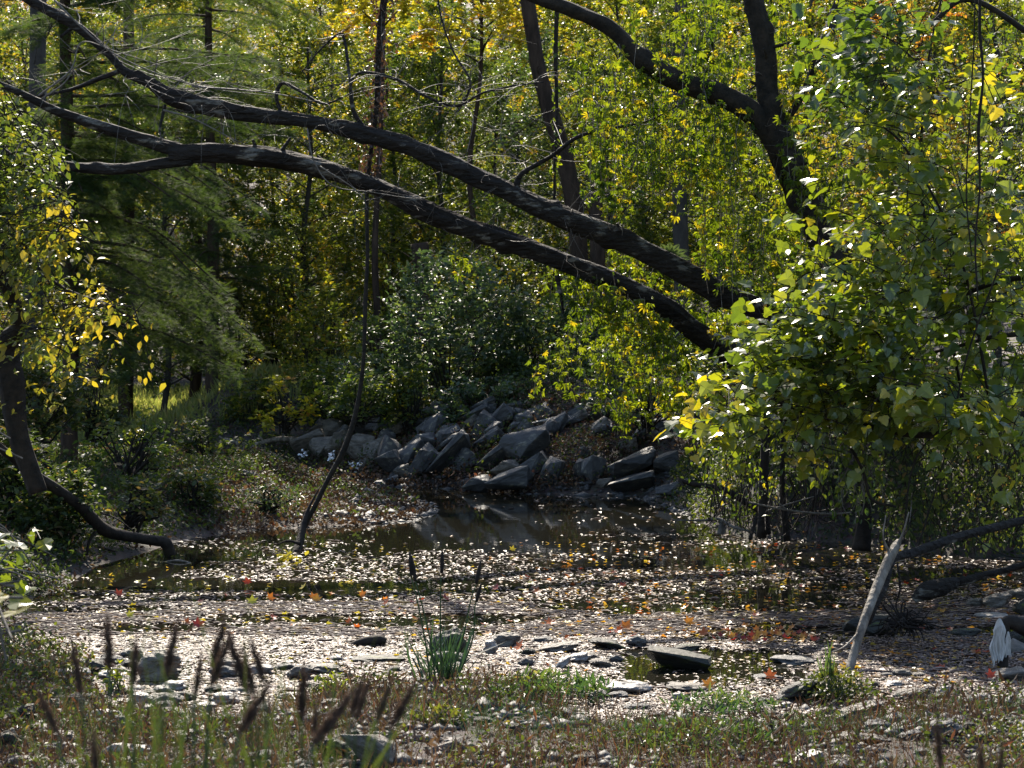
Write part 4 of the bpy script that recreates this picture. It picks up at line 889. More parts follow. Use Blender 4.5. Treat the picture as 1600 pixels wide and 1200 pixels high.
for i in range(12):
    rock(480 + i * 13 + rng.uniform(-5, 5), rng.uniform(648, 676), rng.uniform(20, 34), rng.uniform(12, 20), rng.uniform(0, 40), 'small grey rock in the overgrown row above the pale boulders' if i < 6 else 'small grey rock in the overgrown row right of the long vine', 'rock_tan' if i % 2 else 'rock_dark', True, 'small rocks above the left end of the riprap')
for i in range(26):
    px = rng.uniform(570, 1070); py = rng.uniform(690, 758)
    g = rock(px, py + 4, rng.uniform(14, 26), rng.uniform(8, 15), rng.uniform(-20, 40), 'small dark stone wedged between boulders ' + ('left of the leaning slabs' if px < 650 else 'around the leaning slabs' if px < 740 else 'near the biggest block' if px < 880 else 'near the paired upright blocks' if px < 960 else 'at the right end of the pile') + (' by the waterline' if py > 735 else ''), 'rock_dark', True, 'small stones between the riprap boulders', 'stone')
    g.location.y += .35
NEAR = 'stones in the near shallows'
for a in (
 (248, 1044, 68, 50, 5, 'large rounded grey brown boulder at lower left behind the foxtails', 'rock_tan', False),
 (172, 1032, 44, 18, 3, 'low grey stone left of the large rounded boulder', 'rock_dark', False),
 (150, 1046, 42, 24, 0, 'dark mossy stone at the left of the near shallows', 'rock_moss', False),
 (212, 1027, 22, 22, 0, 'small upright stone behind the large rounded boulder', 'rock_dark', False),
 (30, 1122, 46, 40, 0, 'dark block in the lower left corner, upper of the pair', 'rock_moss', True),
 (12, 1158, 50, 38, 0, 'dark rounded stone in the lower left corner, lower of the pair', 'rock_moss', False),
 (40, 1192, 70, 22, 0, 'flat pale stone at the very bottom left', 'rock_tan', False),
 (66, 1148, 26, 14, 0, 'small grey stone right of the corner stones', 'rock_tan', False),
 (192, 1138, 34, 36, 70, 'dark steep stone among the foxtail stems', 'rock_dark', False),
 (232, 1084, 34, 14, 0, 'flat grey stone below the large rounded boulder', 'rock_tan', False),
 (284, 1090, 46, 18, 0, 'dark low stone right below the large rounded boulder', 'rock_moss', False),
 (265, 1112, 60, 10, 0, 'long thin flat stone in the rill at lower left', 'rock_tan', False),
 (318, 1106, 40, 16, 0, 'pale flat stone in the rill between the foxtails', 'rock_pale', False),
 (345, 1122, 50, 16, 5, 'dark flat stone at the right end of the rill', 'rock_dark', False),
 (232, 1128, 26, 18, 0, 'small dark stone in the rill left of the thin flat stone', 'rock_moss', False),
 (300, 1132, 34, 10, 0, 'small pale stone at the near edge of the rill', 'rock_tan', False),
 (355, 1040, 34, 20, 0, 'brown stone at the pond edge left of centre behind the foxtails', 'rock_tan', False),
 (445, 1042, 36, 13, 5, 'dark low stone leftmost of the edge row at the debris line', 'rock_dark', False),
 (470, 1050, 44, 20, 12, 'pale stone in the edge row at the debris line', 'rock_tan', False),
 (507, 1046, 62, 16, -2, 'brown low stone at the right end of the edge row', 'rock_tan', False),
 (590, 1030, 84, 11, 0, 'long dark low rock just breaking the surface left of the sedge', 'rock_moss', False),
 (702, 1006, 60, 48, 0, 'black mossy boulder right behind the sedge clump', 'rock_moss', False),
 (700, 1028, 54, 20, 0, 'grey low stone in front of the black mossy boulder', 'rock_dark', False),
 (766, 1012, 22, 22, 0, 'small pale stone right of the sedge clump', 'rock_pale', False),
 (790, 1001, 46, 24, 0, 'brown round stone with a mat of roots right of the sedge', 'rock_tan', False),
 (826, 1019, 26, 14, 0, 'small dark stone next to the orange leaf right of the sedge', 'rock_moss', False),
 (823, 1036, 26, 14, 0, 'dark stone half in the water below the root matted stone', 'rock_dark', False),
 (846, 1000, 34, 9, 0, 'thin dark stone behind the row of slabs in midstream', 'rock_dark', False),
 (875, 1011, 64, 13, 12, 'long slanting slab in the midstream row', 'rock_tan', False),
 (948, 1005, 60, 14, -10, 'curved mossy slab arching over the midstream row', 'rock_moss', False),
 (996, 1003, 36, 17, -5, 'blue grey stone at the right end of the midstream row', 'rock_dark', False),
 (905, 1028, 40, 14, 15, 'pale wet stone in the heap right of the sedge', 'rock_pale', False),
 (880, 1036, 30, 12, 30, 'narrow pale stone in the heap right of the sedge', 'rock_pale', False),
 (940, 1036, 40, 14, -10, 'flat grey stone at the right of the pale heap', 'rock_tan', False),
 (962, 1030, 24, 12, 0, 'small brown stone at the end of the pale heap', 'rock_dark', False),
 (1060, 1033, 96, 26, -8, 'long black stepped rock in the clear green pool', 'rock_moss', True),
 (1074, 1012, 44, 11, 0, 'small mossy stone behind the long black rock', 'rock_moss', False),
 (976, 1075, 84, 20, 3, 'pale flat wet stone near the bottom centre', 'rock_pale', False),
 (1078, 1074, 78, 13, -4, 'grey flat slab in front of the clear pool', 'rock_tan', False),
 (1058, 1089, 20, 12, 0, 'small whitish pebble below the grey flat slab', 'rock_pale', False),
 (1240, 1032, 70, 13, 0, 'dark blue low rock at the right end of the clear pool', 'rock_dark', False),
 (1200, 1057, 46, 7, 0, 'thin flat stone lying in the clear pool', 'rock_dark', False),
 (1248, 1078, 74, 24, 22, 'dark mossy stone left of the weed tuft', 'rock_moss', False),
 (1228, 1092, 30, 13, 0, 'small grey stone at the foot of the dark mossy stone', 'rock_dark', False),
 (1262, 1192, 54, 28, 15, 'pale pointed stone at the bottom edge', 'rock_pale', True),
 (1422, 1086, 50, 22, 0, 'rounded greenish grey stone right of the weed tuft', 'rock_tan', False),
 (1480, 1083, 34, 22, 0, 'whitish rounded stone at right beside a red leaf', 'rock_pale', False),
 (1532, 1090, 36, 11, 0, 'low pale stone right of the whitish one', 'rock_pale', False),
 (1340, 1112, 84, 20, 14, 'long greenish slab slanting below the weed tuft', 'rock_tan', False),
 (1368, 1134, 54, 20, 5, 'dark wet stone below the long greenish slab', 'rock_dark', False),
 (1346, 1153, 74, 14, -4, 'flat grey stone low in the weeds at right', 'rock_tan', False),
 (1474, 1142, 62, 32, 0, 'brown blurred stone behind the near right plume', 'rock_dark', False),
 (1512, 1140, 28, 22, 40, 'black stone beside the brown one at lower right', 'rock_moss', False),
 (1580, 1054, 70, 22, 5, 'tan boulder at the foot of the white cloth', 'rock_tan', False),
 (1366, 978, 88, 28, 3, 'long dark brown slab behind the slanting pole', 'rock_moss', True),
 (1524, 942, 28, 13, 10, 'small tan stone right of the mossy log', 'rock_tan', False),
 (1556, 939, 48, 20, 8, 'wedge shaped tan stone at right', 'rock_tan', False),
 (1588, 928, 34, 16, 0, 'reddish stone at the right edge behind the wedge shaped one', 'rock_tan', False),
 (1598, 950, 30, 24, 20, 'dark stone at the right edge near the wedge shaped one', 'rock_moss', False),
 (1545, 963, 62, 9, 0, 'thin flat pale stone below the wedge shaped one', 'rock_pale', False),
 (1508, 989, 50, 14, 0, 'black flat stone between the root tangle and the cloth', 'rock_moss', False),
 (575, 1168, 90, 42, -28, 'large grey angular stone at the bottom left of centre', 'rock_tan', True),
 (520, 1166, 60, 24, -20, 'dark mossy stone left of the large angular one', 'rock_moss', False),
 (700, 1170, 50, 24, 10, 'brown stone under the orange leaf at the bottom centre', 'rock_tan', True),
 (806, 1142, 22, 20, 0, 'small black round stone in the weeds at bottom centre', 'rock_moss', False),
 (1590, 1000, 34, 34, 0, 'dark rock behind the white cloth at the right edge', 'rock_moss', False),
 (385, 742, 28, 14, 0, 'tan stone in the white riffle at far left', 'rock_tan', False)):
    rock(*a[:6], mat=a[6], ang=a[7], group=NEAR, name='stone')
rs = np.random.default_rng(11)
for i in range(170):
    px = rs.uniform(0, 1600); py = rs.uniform(1035, 1190) if i % 3 else rs.uniform(1020, 1100)
    if 950 < px < 1300 and py < 1068: continue
    mt_ = ['rock_tan', 'rock_dark', 'rock_pale', 'rock_moss'][int(rs.integers(0, 4))]; w_ = rs.uniform(14, 46) * (.8 + .5 * (px < 420))
    third = 'in the lower left weeds' if px < 400 else 'below the sedge clump' if px < 800 else 'in front of the clear pool' if px < 1200 else 'in the lower right weeds'
    rock(px, py, w_, w_ * rs.uniform(.25, .5), rs.uniform(-8, 8), f"{'larger' if w_ > 32 else 'small'} {dict(rock_tan='tan', rock_dark='grey', rock_pale='pale', rock_moss='mossy black')[mt_]} stone {third}{', close to the water' if py < 1085 else ', near the bottom edge' if py > 1150 else ''}", mt_, False, 'scattered small stones on the near bank', 'stone')
# broken piece of dark wood in the water
log_thing('wood_chunk', 'short dark chunk of driftwood lying in the pale debris left of the sedge', [('trunk', [(531, 1014, 21, 4), (548, 1009, 20.9, 10), (570, 1003, 20.8, 16), (592, 1000, 20.8, 16), (604, 1001, 20.8, 8)], 9, 26)], gp(566, 1016), M['wood_dark'], 'driftwood', .3)

# ------------------------------------------------------------------ shrubs
def shrub(name, label, px, py, w, h, Y, mat, size, n, kind='oval', cat='bush', k=8, up=.8, v0=None, group=None):
    s = Y / F; x = xat(px, Y); zb = CZ - (py - HY) * s; Rr = w * s / 2; Hh = h * s
    rel = (x, Y, zb); e = empty(name, rel, label, cat, group); A = Acc(); St = Acc()
    az = rng.uniform(0, 6.28, n); el = rng.uniform(0.1, 1, n); rr = rng.uniform(.3, 1, n) ** .5
    P = np.stack([np.cos(az) * rr * Rr * np.sqrt(np.clip(1.15 - el ** 2, 0, 1)), np.sin(az) * rr * Rr * .8, el * Hh * (.85 + .15 * rr)], -1) + np.array(rel)
    P[:, 2] += (P[:, 2] - zb) * .7 * (fbm(P[:, 0] * 1.3 + 3, P[:, 1] * 1.3) - .5); P[:, :2] += jit(len(P), .12 * Rr)[:, :2]; lump = fbm(P[:, 0] * 1.7, P[:, 2] * 1.7 + P[:, 1]); P = P[lump > .42]; n = len(P)
    D = nrm((P - np.array(rel)) * np.array([1, 1, .6]) + rng.normal(0, .5, (n, 3)))
    vb = np.clip(rng.beta(2, 2, n), 0, 1) if v0 is None else np.clip(v0 + rng.normal(0, .12, n), 0, 1)
    along(P - D * .2, D, rng.uniform(.3, .6, n), k, size, kind, A, .3, up, v=vb)
    for i in range(min(n, 26)):
        tube(St, [np.array(rel) + rng.normal(0, .08, 3) - UP * .1, np.array(rel) * .4 + P[i] * .6 + rng.normal(0, .1, 3), P[i]], [.025, .015, .005], 4, 8, cap=False)
    tag(obj('stems', St.mesh('stems', rel), M['bark_vine'], e), kind='stuff')
    obj('foliage', A.mesh('foliage', rel, False), M[mat], e); return e
for a in (
 ('yellow_shrub', 'low bright yellow shrub left of the boulders behind the driftwood', 448, 668, 90, 76, 53, 'yellow', .16, 150),
 ('green_shrub', 'olive shrub just left of the low yellow shrub', 395, 680, 90, 90, 56, 'olive', .15, 220),
 ('green_shrub', 'green shrub between the yellow shrub and the thick vine', 520, 662, 110, 120, 54, 'green', .14, 300),
 ('green_shrub', 'pale green tall shrub behind the green one left of the vine', 500, 640, 130, 190, 58, 'fleck', .14, 420),
 ('dark_shrub', 'dark blue green spreading shrub arching over the middle of the bank', 700, 640, 250, 235, 53, 'dark', .16, 1000, 'oval'),
 ('dark_shrub', 'lower dark shrub leaning out left of the arching shrub behind the long vine', 600, 650, 150, 150, 52.5, 'dark', .15, 360),
 ('green_shrub', 'loose olive shrub rising behind the arching dark shrub', 770, 610, 260, 250, 56, 'olive', .14, 620),
 ('green_shrub', 'loose green shrub hanging over the left boulders behind the long vine', 560, 655, 110, 70, 50.5, 'green', .13, 200),
 ('dark_shrub', 'smaller dark shrub right of the arching one above the boulders', 850, 640, 190, 190, 54, 'dark', .19, 620, 'oval'),
 ('green_shrub', 'mottled shrub hanging over the top of the boulders left of centre', 640, 668, 70, 90, 50.5, 'olive', .13, 160),
 ('green_shrub', 'light green shrub with ferny top under the lower trunk', 600, 620, 120, 130, 56, 'green', .15, 320),
 ('green_shrub', 'small green weed clump growing between the boulders below the arching shrub', 720, 660, 36, 44, 49.5, 'olive', .11, 60),
 ('green_shrub', 'tiny plant in the green gap right of the biggest block', 882, 745, 36, 60, 47, 'weed', .12, 90),
 ('dark_shrub', 'low dark shrub draped over the top of the boulders under the arching shrub', 760, 668, 160, 70, 50, 'dark', .14, 420),
 ('dark_shrub', 'dark shrub on the bank above the right end of the boulders', 1010, 660, 180, 150, 44, 'dark', .16, 500),
 ('green_shrub', 'bright green shrub at the foot of the conifer trunk', 150, 680, 90, 90, 40, 'weed', .12, 240),
 ('green_shrub', 'leafy green shrub left of the conifer trunk', 60, 690, 130, 120, 36, 'weed', .13, 380),
 ('green_shrub', 'olive undergrowth shrub behind the sun-toned meadow strip at left', 240, 596, 150, 80, 82, 'fleck', .17, 300),
 ('green_shrub', 'dim shrub between the conifer trunk and the slim grey trunk', 160, 590, 110, 110, 74, 'olive', .17, 300),
 ('green_shrub', 'yellow flecked shrub above the meadow strip', 430, 600, 120, 160, 70, 'fleck', .17, 380),
 ('dark_shrub', 'deep shaded shrub at the back left of the picture', 40, 600, 150, 140, 66, 'dark', .17, 400),
 ('bank_plant', 'leafy clump on the left bank just above the bend of the bent log', 205, 812, 90, 60, 31, 'weed', .11, 150),
 ('bank_plant', 'dark leafy clump between the bent log and the left edge', 90, 850, 120, 110, 29, 'shade_toned_weed', .11, 360),
 ('bank_plant', 'tall leafy clump under the conifer limbs on the left bank', 200, 740, 130, 90, 37, 'green', .12, 260),
 ('bank_plant', 'low green clump in the middle of the left bank', 300, 790, 100, 50, 35, 'weed', .11, 170),
 ('bank_plant', 'bright leafy clump lit by the sun above the middle of the left bank', 215, 706, 50, 30, 42, 'grape', .12, 60),
 ('bank_plant', 'leafy clump near the tip of the gravel bar', 420, 790, 90, 34, 36.5, 'grass', .12, 120, 'ndl'),
 ('bank_plant', 'dark leafy clump at the left edge above the bent log', 20, 800, 110, 120, 30, 'shade_toned_weed', .12, 320),
 ('bank_plant', 'shaded clump at the back of the left bank before the driftwood', 330, 720, 110, 70, 46, 'shade_toned_weed', .13, 240),
 ('grass_tuft', 'small bright grass tuft at the right end of the boulders', 1035, 770, 26, 30, 44.5, 'grass', .16, 30),
 ('dark_shrub', 'shaded shrub under the forked tree behind the leaning trunk bases', 1180, 640, 200, 150, 38, 'olive', .14, 500)):
    shrub(*a)
for i in range(24):
    Y = rng.uniform(60, 84); px = 380 + i * 42 + rng.uniform(-20, 20)
    shrub('understory_shrub', ['olive', 'green', 'yellow flecked', 'dark'][i % 4] + ' understorey shrub ' + ['behind the thick vine', 'under the lower trunk', 'behind the arching dark shrub', 'behind the creeper bush', 'behind the forked tree', 'behind the broad leaved vine'][min(5, int((px - 400) / 170))] + ' at the edge of the wood', px, 575, 160, rng.uniform(120, 270), Y, ['olive', 'green', 'fleck', 'olive'][i % 4], .14, 480, 'dia', group='understorey shrubs of the wood')
# fern
fa = gp(1045, 420); fp = at(1045, 405, 36); e = empty('fern', tuple(fp), 'pale feathery fern frond behind the upper leaning trunk', 'fern'); A = Acc()
for k in range(7):
    a_ = R(-70 + k * 24); n = 22; u = np.linspace(.05, 1, n); L = .42
    C = fp + np.stack([np.sin(a_) * u * L, -.1 * u, np.cos(a_) * u * L - .12 * u * u], -1)
    T_ = nrm(np.gradient(C, axis=0)); Sd = nrm(np.cross(T_, [0, -1, 0]))
    for s_ in (-1, 1): leaves(A, C, Sd * s_ + T_ * .3, np.array([0, -1, .3]), .15 * (1.1 - u), 'ndl', .8)
obj('fronds', A.mesh('fern', tuple(fp), False), M['dark'], e)

# ------------------------------------------------------------------ ground cover (uncountable)
def scatter(x0, x1, y0, y1, n, cond):
    x = rng.uniform(x0, x1, n); y = rng.uniform(y0, y1, n); d = sdist(x, y); k = cond(x, y, d)
    x, y = x[k], y[k]; return x, y, hgt(x, y)
def cover(name, label, x0, x1, y0, y1, n, cond, mat, kind, size, hmax, zdown=0., up=.8, stem=False, clump=1.4, thr=.45):
    x, y, z = scatter(x0, x1, y0, y1, n, cond)
    q = fbm(x * clump, y * clump); k = q > thr * rng.uniform(.7, 1.1, len(x)); x, y, z, q = x[k], y[k], z[k], q[k]
    hh = hmax * np.clip((q - .25) * 2.4, .1, 1) * rng.random(len(x)); A = Acc(); n = len(x)
    P = np.stack([x, y, np.maximum(z, 0) + hh], -1)
    D = rng.normal(0, .8, (n, 3)) - UP * zdown; N = UP * up + rng.normal(0, .4, (n, 3))
    leaves(A, P, D, N, size * rng.uniform(.5, 1.2, n), kind, np.clip(fbm(x * .8 + 9, y * .8) * 1.2 - .15 + rng.normal(0, .22, n), 0, 1))
    return tag(obj(name, A.mesh(name, smooth=False), M[mat]), label, 'ground cover', None, 'stuff')
def blades(name, label, x0, x1, y0, y1, n, cond, h, mat='grass', thr=.45, clump=1.1, wr=1.):
    x, y, z = scatter(x0, x1, y0, y1, n, cond); q = fbm(x * clump + 5, y * clump); k = q > thr; x, y, z = x[k], y[k], z[k]; n = len(x)
    D = rng.normal(0, .45, (n, 3)) + UP; A = Acc()
    leaves(A, np.stack([x, y, np.maximum(z, 0) - .02], -1), D, rng.normal(0, 1, (n, 3)), h * rng.uniform(.4, 1.2, n), 'blade', None, wr)
    return tag(obj(name, A.mesh(name, smooth=False), M[mat]), label, 'grass', None, 'stuff')
nearc = lambda x, y, d: (d > .05) & (np.abs(x) < y * .3)
cover('near_weeds', 'low leafy weeds on the near bank along the bottom of the picture', -6, 6, 12, 19.5, 40000, nearc, 'shade_toned_weed', 'oval', .042, .22, thr=.53)
cover('near_lit_tone_weeds', 'brighter sprigs of weeds on the near bank', -6, 6, 12, 19.3, 16000, nearc, 'weed', 'oval', .05, .26, thr=.54)  # lit look is put in by the lighter leaf colour
blades('near_shade_tone_grass', 'dense shade-toned grass patches at the bottom of the picture', -6, 6, 12, 17.5, 40000, lambda x, y, d: nearc(x, y, d) & (fbm(x * .7 + 2, y * .9) > .54), .17, 'darkgrass', thr=.2, wr=.5)  # grass in shade, its dimness put into the blade colour
blades('near_straw', 'dry straw and bent dead stems lying over the near bank', -6, 6, 12, 19.3, 24000, nearc, .32, 'dead', thr=.36, wr=.3)
blades('near_grass', 'tufts of grass blades among the near weeds', -6, 6, 12, 19.5, 9000, nearc, .24, thr=.54, wr=.5)
cover('bar_litter', 'dark wet leaf litter and low sprigs on the mud bar', -7, -.5, 34, 50, 26000, lambda x, y, d: (d > -.05), 'dead', 'dia', .11, .10, 0, 1.2, thr=.2)
cover('near_litter', 'dead brown leaves and twigs lying on the near bank', -6, 6, 12, 19.5, 22000, nearc, 'dead', 'dia', .06, .03, 0, 1.5, thr=.3)
cover('near_dry_weeds', 'dry reddish stalks and seed leaves mixed in the near weeds', -6, 6, 12, 19, 14000, nearc, 'dead', 'ndl', .11, .22, -.6, .2, thr=.42)
leftn = lambda x, y, d: (d > -.15) & (x > -y * .3)
cover('left_shore_weeds', 'mottled dry weeds on the near left shore', -8.5, -3.8, 14, 26, 34000, leftn, 'weed', 'oval', .055, .4, thr=.36)
cover('left_shore_dry_weeds', 'brown dry leaves mixed with the weeds on the near left shore', -8.5, -3.8, 14, 26, 18000, leftn, 'dead', 'oval', .055, .35, thr=.36)
leftc = lambda x, y, d: (d > .12) & (x < -1.3) & (x > -y * .3) & (rng.random(len(x)) < .12 + .88 * sst(-4.6, -6.0, x))
cover('left_bank_weeds', 'thick shade-toned weeds covering the left bank', -14, -1.3, 24, 56, 110000, leftc, 'shade_toned_weed', 'oval', .095, .38, 0, .9, clump=.9, thr=.38)
cover('left_bank_dry_weeds', 'brown stalks and seed heads among the left bank weeds', -12, -1.3, 26, 56, 12000, leftc, 'dead', 'ndl', .14, .4, -.8, .3, clump=.9, thr=.42)
blades('left_bank_grass', 'grass growing on the left bank and the mud bar', -12, -1, 33, 60, 22000, lambda x, y, d: (d > .25) & (x > -y * .3) & (x < -2.2), .2, 'shade_toned_weed', thr=.5, wr=.7)
blades('meadow_grass', 'strip of pale meadow grass seen under the conifer limbs', -28, -6, 56, 86, 34000, lambda x, y, d: (x > -y * .3), .45, 'meadow', .3, wr=2.2)  # pale blade colour stands in for sunlight on the strip
cover('right_bank_weeds', 'dark weeds and ivy on the steep right bank', 3.4, 12, 24, 44, 60000, lambda x, y, d: (d > .25) & (x < y * .3), 'shade_toned_weed', 'oval', .10, .6, 0, .9, thr=.38)
cover('right_foot_weeds', 'dark weeds overhanging the waterline of the right bank', 3, 12, 24, 42, 60000, lambda x, y, d: (d > -.05) & (d < 1.6) & (x < y * .3), 'shade_toned_weed', 'oval', .09, .4, 0, .9, thr=.36)
cover('far_bank_weeds', 'ivy and weeds on the shaded bank above the boulders', -6, 6, 50, 62, 40000, lambda x, y, d: (d > 2.5), 'shade_toned_weed', 'oval', .12, .6, 0, .9, thr=.34)
cover('boulder_litter', 'fallen leaves and moss caught between the boulders', -6, 5, 44, 52, 26000, lambda x, y, d: (d > -.3) & (d < 5), 'dead', 'dia', .11, .5, 0, 1.2, thr=.3)
cover('boulder_weeds', 'small weeds growing in the gaps of the boulder bank', -6, 5, 44, 52, 20000, lambda x, y, d: (d > .2) & (d < 5), 'shade_toned_weed', 'oval', .09, .7, 0, .9, thr=.5)
cover('bank_litter', 'brown leaf litter lying on the banks', -14, 12, 24, 62, 60000, lambda x, y, d: (d > .02) & (np.abs(x) < y * .3), 'dead', 'dia', .10, .02, 0, 1.6, thr=.2)
# gravel: tiny pebbles
def pebbles(name, label, x, y, z, s, mat):
    a = Acc(); n = len(x); base = np.array([(1, 0, 0), (-1, 0, 0), (0, 1, 0), (0, -1, 0), (0, 0, 1), (0, 0, -1)], float)
    tri = np.array([(0, 2, 4), (2, 1, 4), (1, 3, 4), (3, 0, 4), (2, 0, 5), (1, 2, 5), (3, 1, 5), (0, 3, 5)])
    V = np.stack([x, y, z], -1)[:, None] + base[None] * s[:, None, None] * rng.uniform(.6, 1.3, (n, 6, 1)) * np.array([1.2, 1, .55])
    a.add(V.reshape(-1, 3), None, (tri[None] + (np.arange(n) * 6)[:, None, None]).reshape(-1, 3))
    return tag(obj(name, a.mesh(name, smooth=True), M[mat]), label, 'gravel', None, 'stuff')
x, y, z = scatter(-6, 6, 13, 21.5, 9000, lambda x, y, d: (d > -.9) & (np.abs(x) < y * .28)); k = fbm(x * 1.3 + 3, y * 1.3) > .45; x, y, z = x[k], y[k], z[k]
pebbles('near_gravel', 'loose pebbles along the near edge of the pond', x, y, np.maximum(z, -.03) + .01, rng.gamma(3, .013, len(x)) + .012, 'rock_dark')
x, y, z = scatter(-7, 4, 36, 50, 4500, lambda x, y, d: (d > -.25) & (d < 1.4)); pebbles('bar_gravel', 'gravel and mud clods on the bar and along the foot of the boulders', x, y, np.maximum(z, -.02) + .01, rng.gamma(3, .02, len(x)) + .015, 'rock_dark')
x, y, z = scatter(4.5, 9, 20, 28, 2500, lambda x, y, d: (d > -2)); pebbles('right_gravel', 'pebbles in the shallows at the right edge', x, y, np.maximum(z, -.03) + .01, rng.gamma(3, .02, len(x)) + .02, 'rock_tan')

# ------------------------------------------------------------------ floating debris on the pond
def dens(px, py):
    """how thickly the debris covers the water at a place (1 = closed)"""
    d = .10 + .16 * sst(870, 930, py) + .26 * sst(925, 985, py) + .5 * sst(975, 1005, py)
    d = d * (1 - .98 * sst(1008, 1018, py) * sst(1078, 1062, py) * sst(930, 990, px) * sst(1310, 1250, px))     # clear pool
    d = d * (1 - .75 * sst(870, 840, py) * sst(900, 700, px))
    d = np.where(py < 835, d * .06, d)
    q = fbm(px * .004 + 3 + .25 * fbm(px * .02, py * .05), py * .06, 6)
    d = d * (.04 + 2.3 * sst(.40, .60, q) + .5 * sst(985, 1015, py))
    d = np.where((py > 1045), d * .8, d)
    return d
n = 2000000
py = 560 + CZ * F / rng.uniform(15.9, 44, n) ; Yv_ = CZ * F / (py - 560); px = rng.uniform(-60, 1660, n); x = xat(px, Yv_); y = Yv_
acc_ = rng.random(n) < (Yv_ / 44) * np.clip(dens(px, py), 0, 1.3) * np.where(Yv_ < 24.5, .9, .14)
dd = sdist(x, y); k = acc_ & (dd < .1); x, y, py, px = x[k], y[k], py[k], px[k]; n = len(x)
A = Acc(); N = UP + rng.normal(0, 1, (n, 3)) * rng.choice([.02, .05, .11], n)[:, None]
raft = rng.random(n) < np.where(y > 21.5, .22, .02)
sz = np.where(raft, rng.gamma(4, .02, n) + .05, rng.gamma(3, .009, n) + .014 + np.maximum(y - 20, 0) * .0024)
zz_ = .005 + rng.random(n) * .008
for kk, ww, Dm in ((raft, .45, [3, .25, .0]), (~raft, 1.2, [1.6, 1, .02])):
    leaves(A, np.stack([x, y, zz_], -1)[kk], (rng.normal(0, 1, (n, 3)) * np.array(Dm))[kk], (UP + (N - UP) * (.35 if ww < 1 else 1))[kk], sz[kk], 'dia' if ww > 1 else 'oval', (rng.random(n) ** 1.2 * .97)[kk], ww)
tag(obj('floating_debris', A.mesh('debris', smooth=False), M['debris']), 'pale wet mat of floating leaf scraps and seeds covering the pond', 'debris', None, 'stuff')
print('debris', n)
# coloured fallen leaves: the 300 largest as individuals
fl = []
def addl(px, py, col, s=.12, up=0.): fl.append((px, py, col, s, up))
for px, py, c in ((773, 927, 'red'), (839, 930, 'red'), (698, 943, 'red'), (600, 951, 'red'), (562, 936, 'orange'), (545, 980, 'red'), (485, 940, 'orange'), (421, 942, 'orange'), (494, 945, 'orange'), (974, 922, 'red'), (975, 988, 'orange'), (1072, 980, 'orange'), (862, 982, 'red'), (806, 1022, 'red'), (292, 980, 'red'), (310, 986, 'red'), (246, 920, 'yellow'), (394, 949, 'yellow'), (198, 968, 'yellow'), (470, 926, 'yellow'), (800, 865, 'yellow'), (1205, 1070, 'red'), (1105, 1083, 'orange'), (1550, 1066, 'red'), (388, 918, 'red'), (183, 935, 'red'), (1092, 866, 'orange'), (1100, 1000, 'red')):
    addl(px, py, c, .12, .5)
cl = ['red', 'orange', 'yellow']
for i in range(150):
    px = rng.uniform(900, 1600); py = rng.uniform(850, 1060)
    if py > 1005 and px < 1300: py -= 60
    addl(px, py, cl[int(rng.choice(3, p=(.5, .35, .15)))], .095)
for i in range(40): addl(rng.normal(1195, 45), rng.normal(998, 5), cl[int(rng.choice(2))], .075, .12)
for i in range(50): addl(rng.uniform(560, 900), rng.uniform(870, 1000), cl[int(rng.choice(3, p=(.3, .4, .3)))], .1)
for i in range(60): addl(rng.uniform(60, 640), rng.uniform(905, 1000), cl[int(rng.choice(3, p=(.1, .15, .75)))], .1)
for i in range(30): addl(rng.uniform(1380, 1560), rng.uniform(1000, 1075), 'red', .09, .15)
fl = fl[:300]
zone = lambda px, py: ('around the foot of the slanting pole' if px > 1200 and py > 1010 else 'behind the slanting pole' if px > 1200 and py > 960 else 'below the crooked branch' if px > 950 and py < 880 else 'in front of the dark bank at far right' if px > 1280 and py < 950 else 'in the shade right of centre' if px > 950 and py < 920 else 'beside the black stepped rock' if 950 < px < 1200 and py > 990 else 'right of the long vine foot' if px > 560 and py < 900 else 'behind the sedge clump' if 560 < px < 780 else 'left of the row of slabs' if 560 < px < 950 else 'in front of the bent log' if px < 330 and py < 950 else 'behind the large rounded boulder' if px < 330 else 'left of centre behind the plumes' if px < 560 else 'near the slanting pole' if px > 1200 and py > 960 else 'on the dark water at right below the bank' if px > 950 and py < 950 else 'among the debris at the right' if px > 950 else 'on the middle of the pond' if px > 560 else 'on the left part of the pond')
for px, py, c, s, up in fl:
    g = gp(px, py); k = {'red': 'fall_red', 'orange': 'fall_orange', 'yellow': 'fall_yellow'}[c]
    o = bpy.data.objects.new('fallen_leaf', leafmesh('maple', k, float(rng.choice([0, .5, 1])))); COL.objects.link(o)
    o.location = (g[0], g[1], g[2] + .02 + .03 * up); o.rotation_euler = (rng.normal(-.35 * up - .1, .25), rng.normal(0, .25), rng.uniform(0, 6.28)) if up == 0 else (rng.uniform(.5, 1.0), rng.normal(0, .3), rng.normal(0, .5)); ss = s * rng.uniform(.8, 1.2); o.scale = (ss,) * 3
    tag(o, f'{c} fallen maple leaf floating {zone(px, py)}', 'leaf', f'{c} fallen leaves {zone(px, py)}')
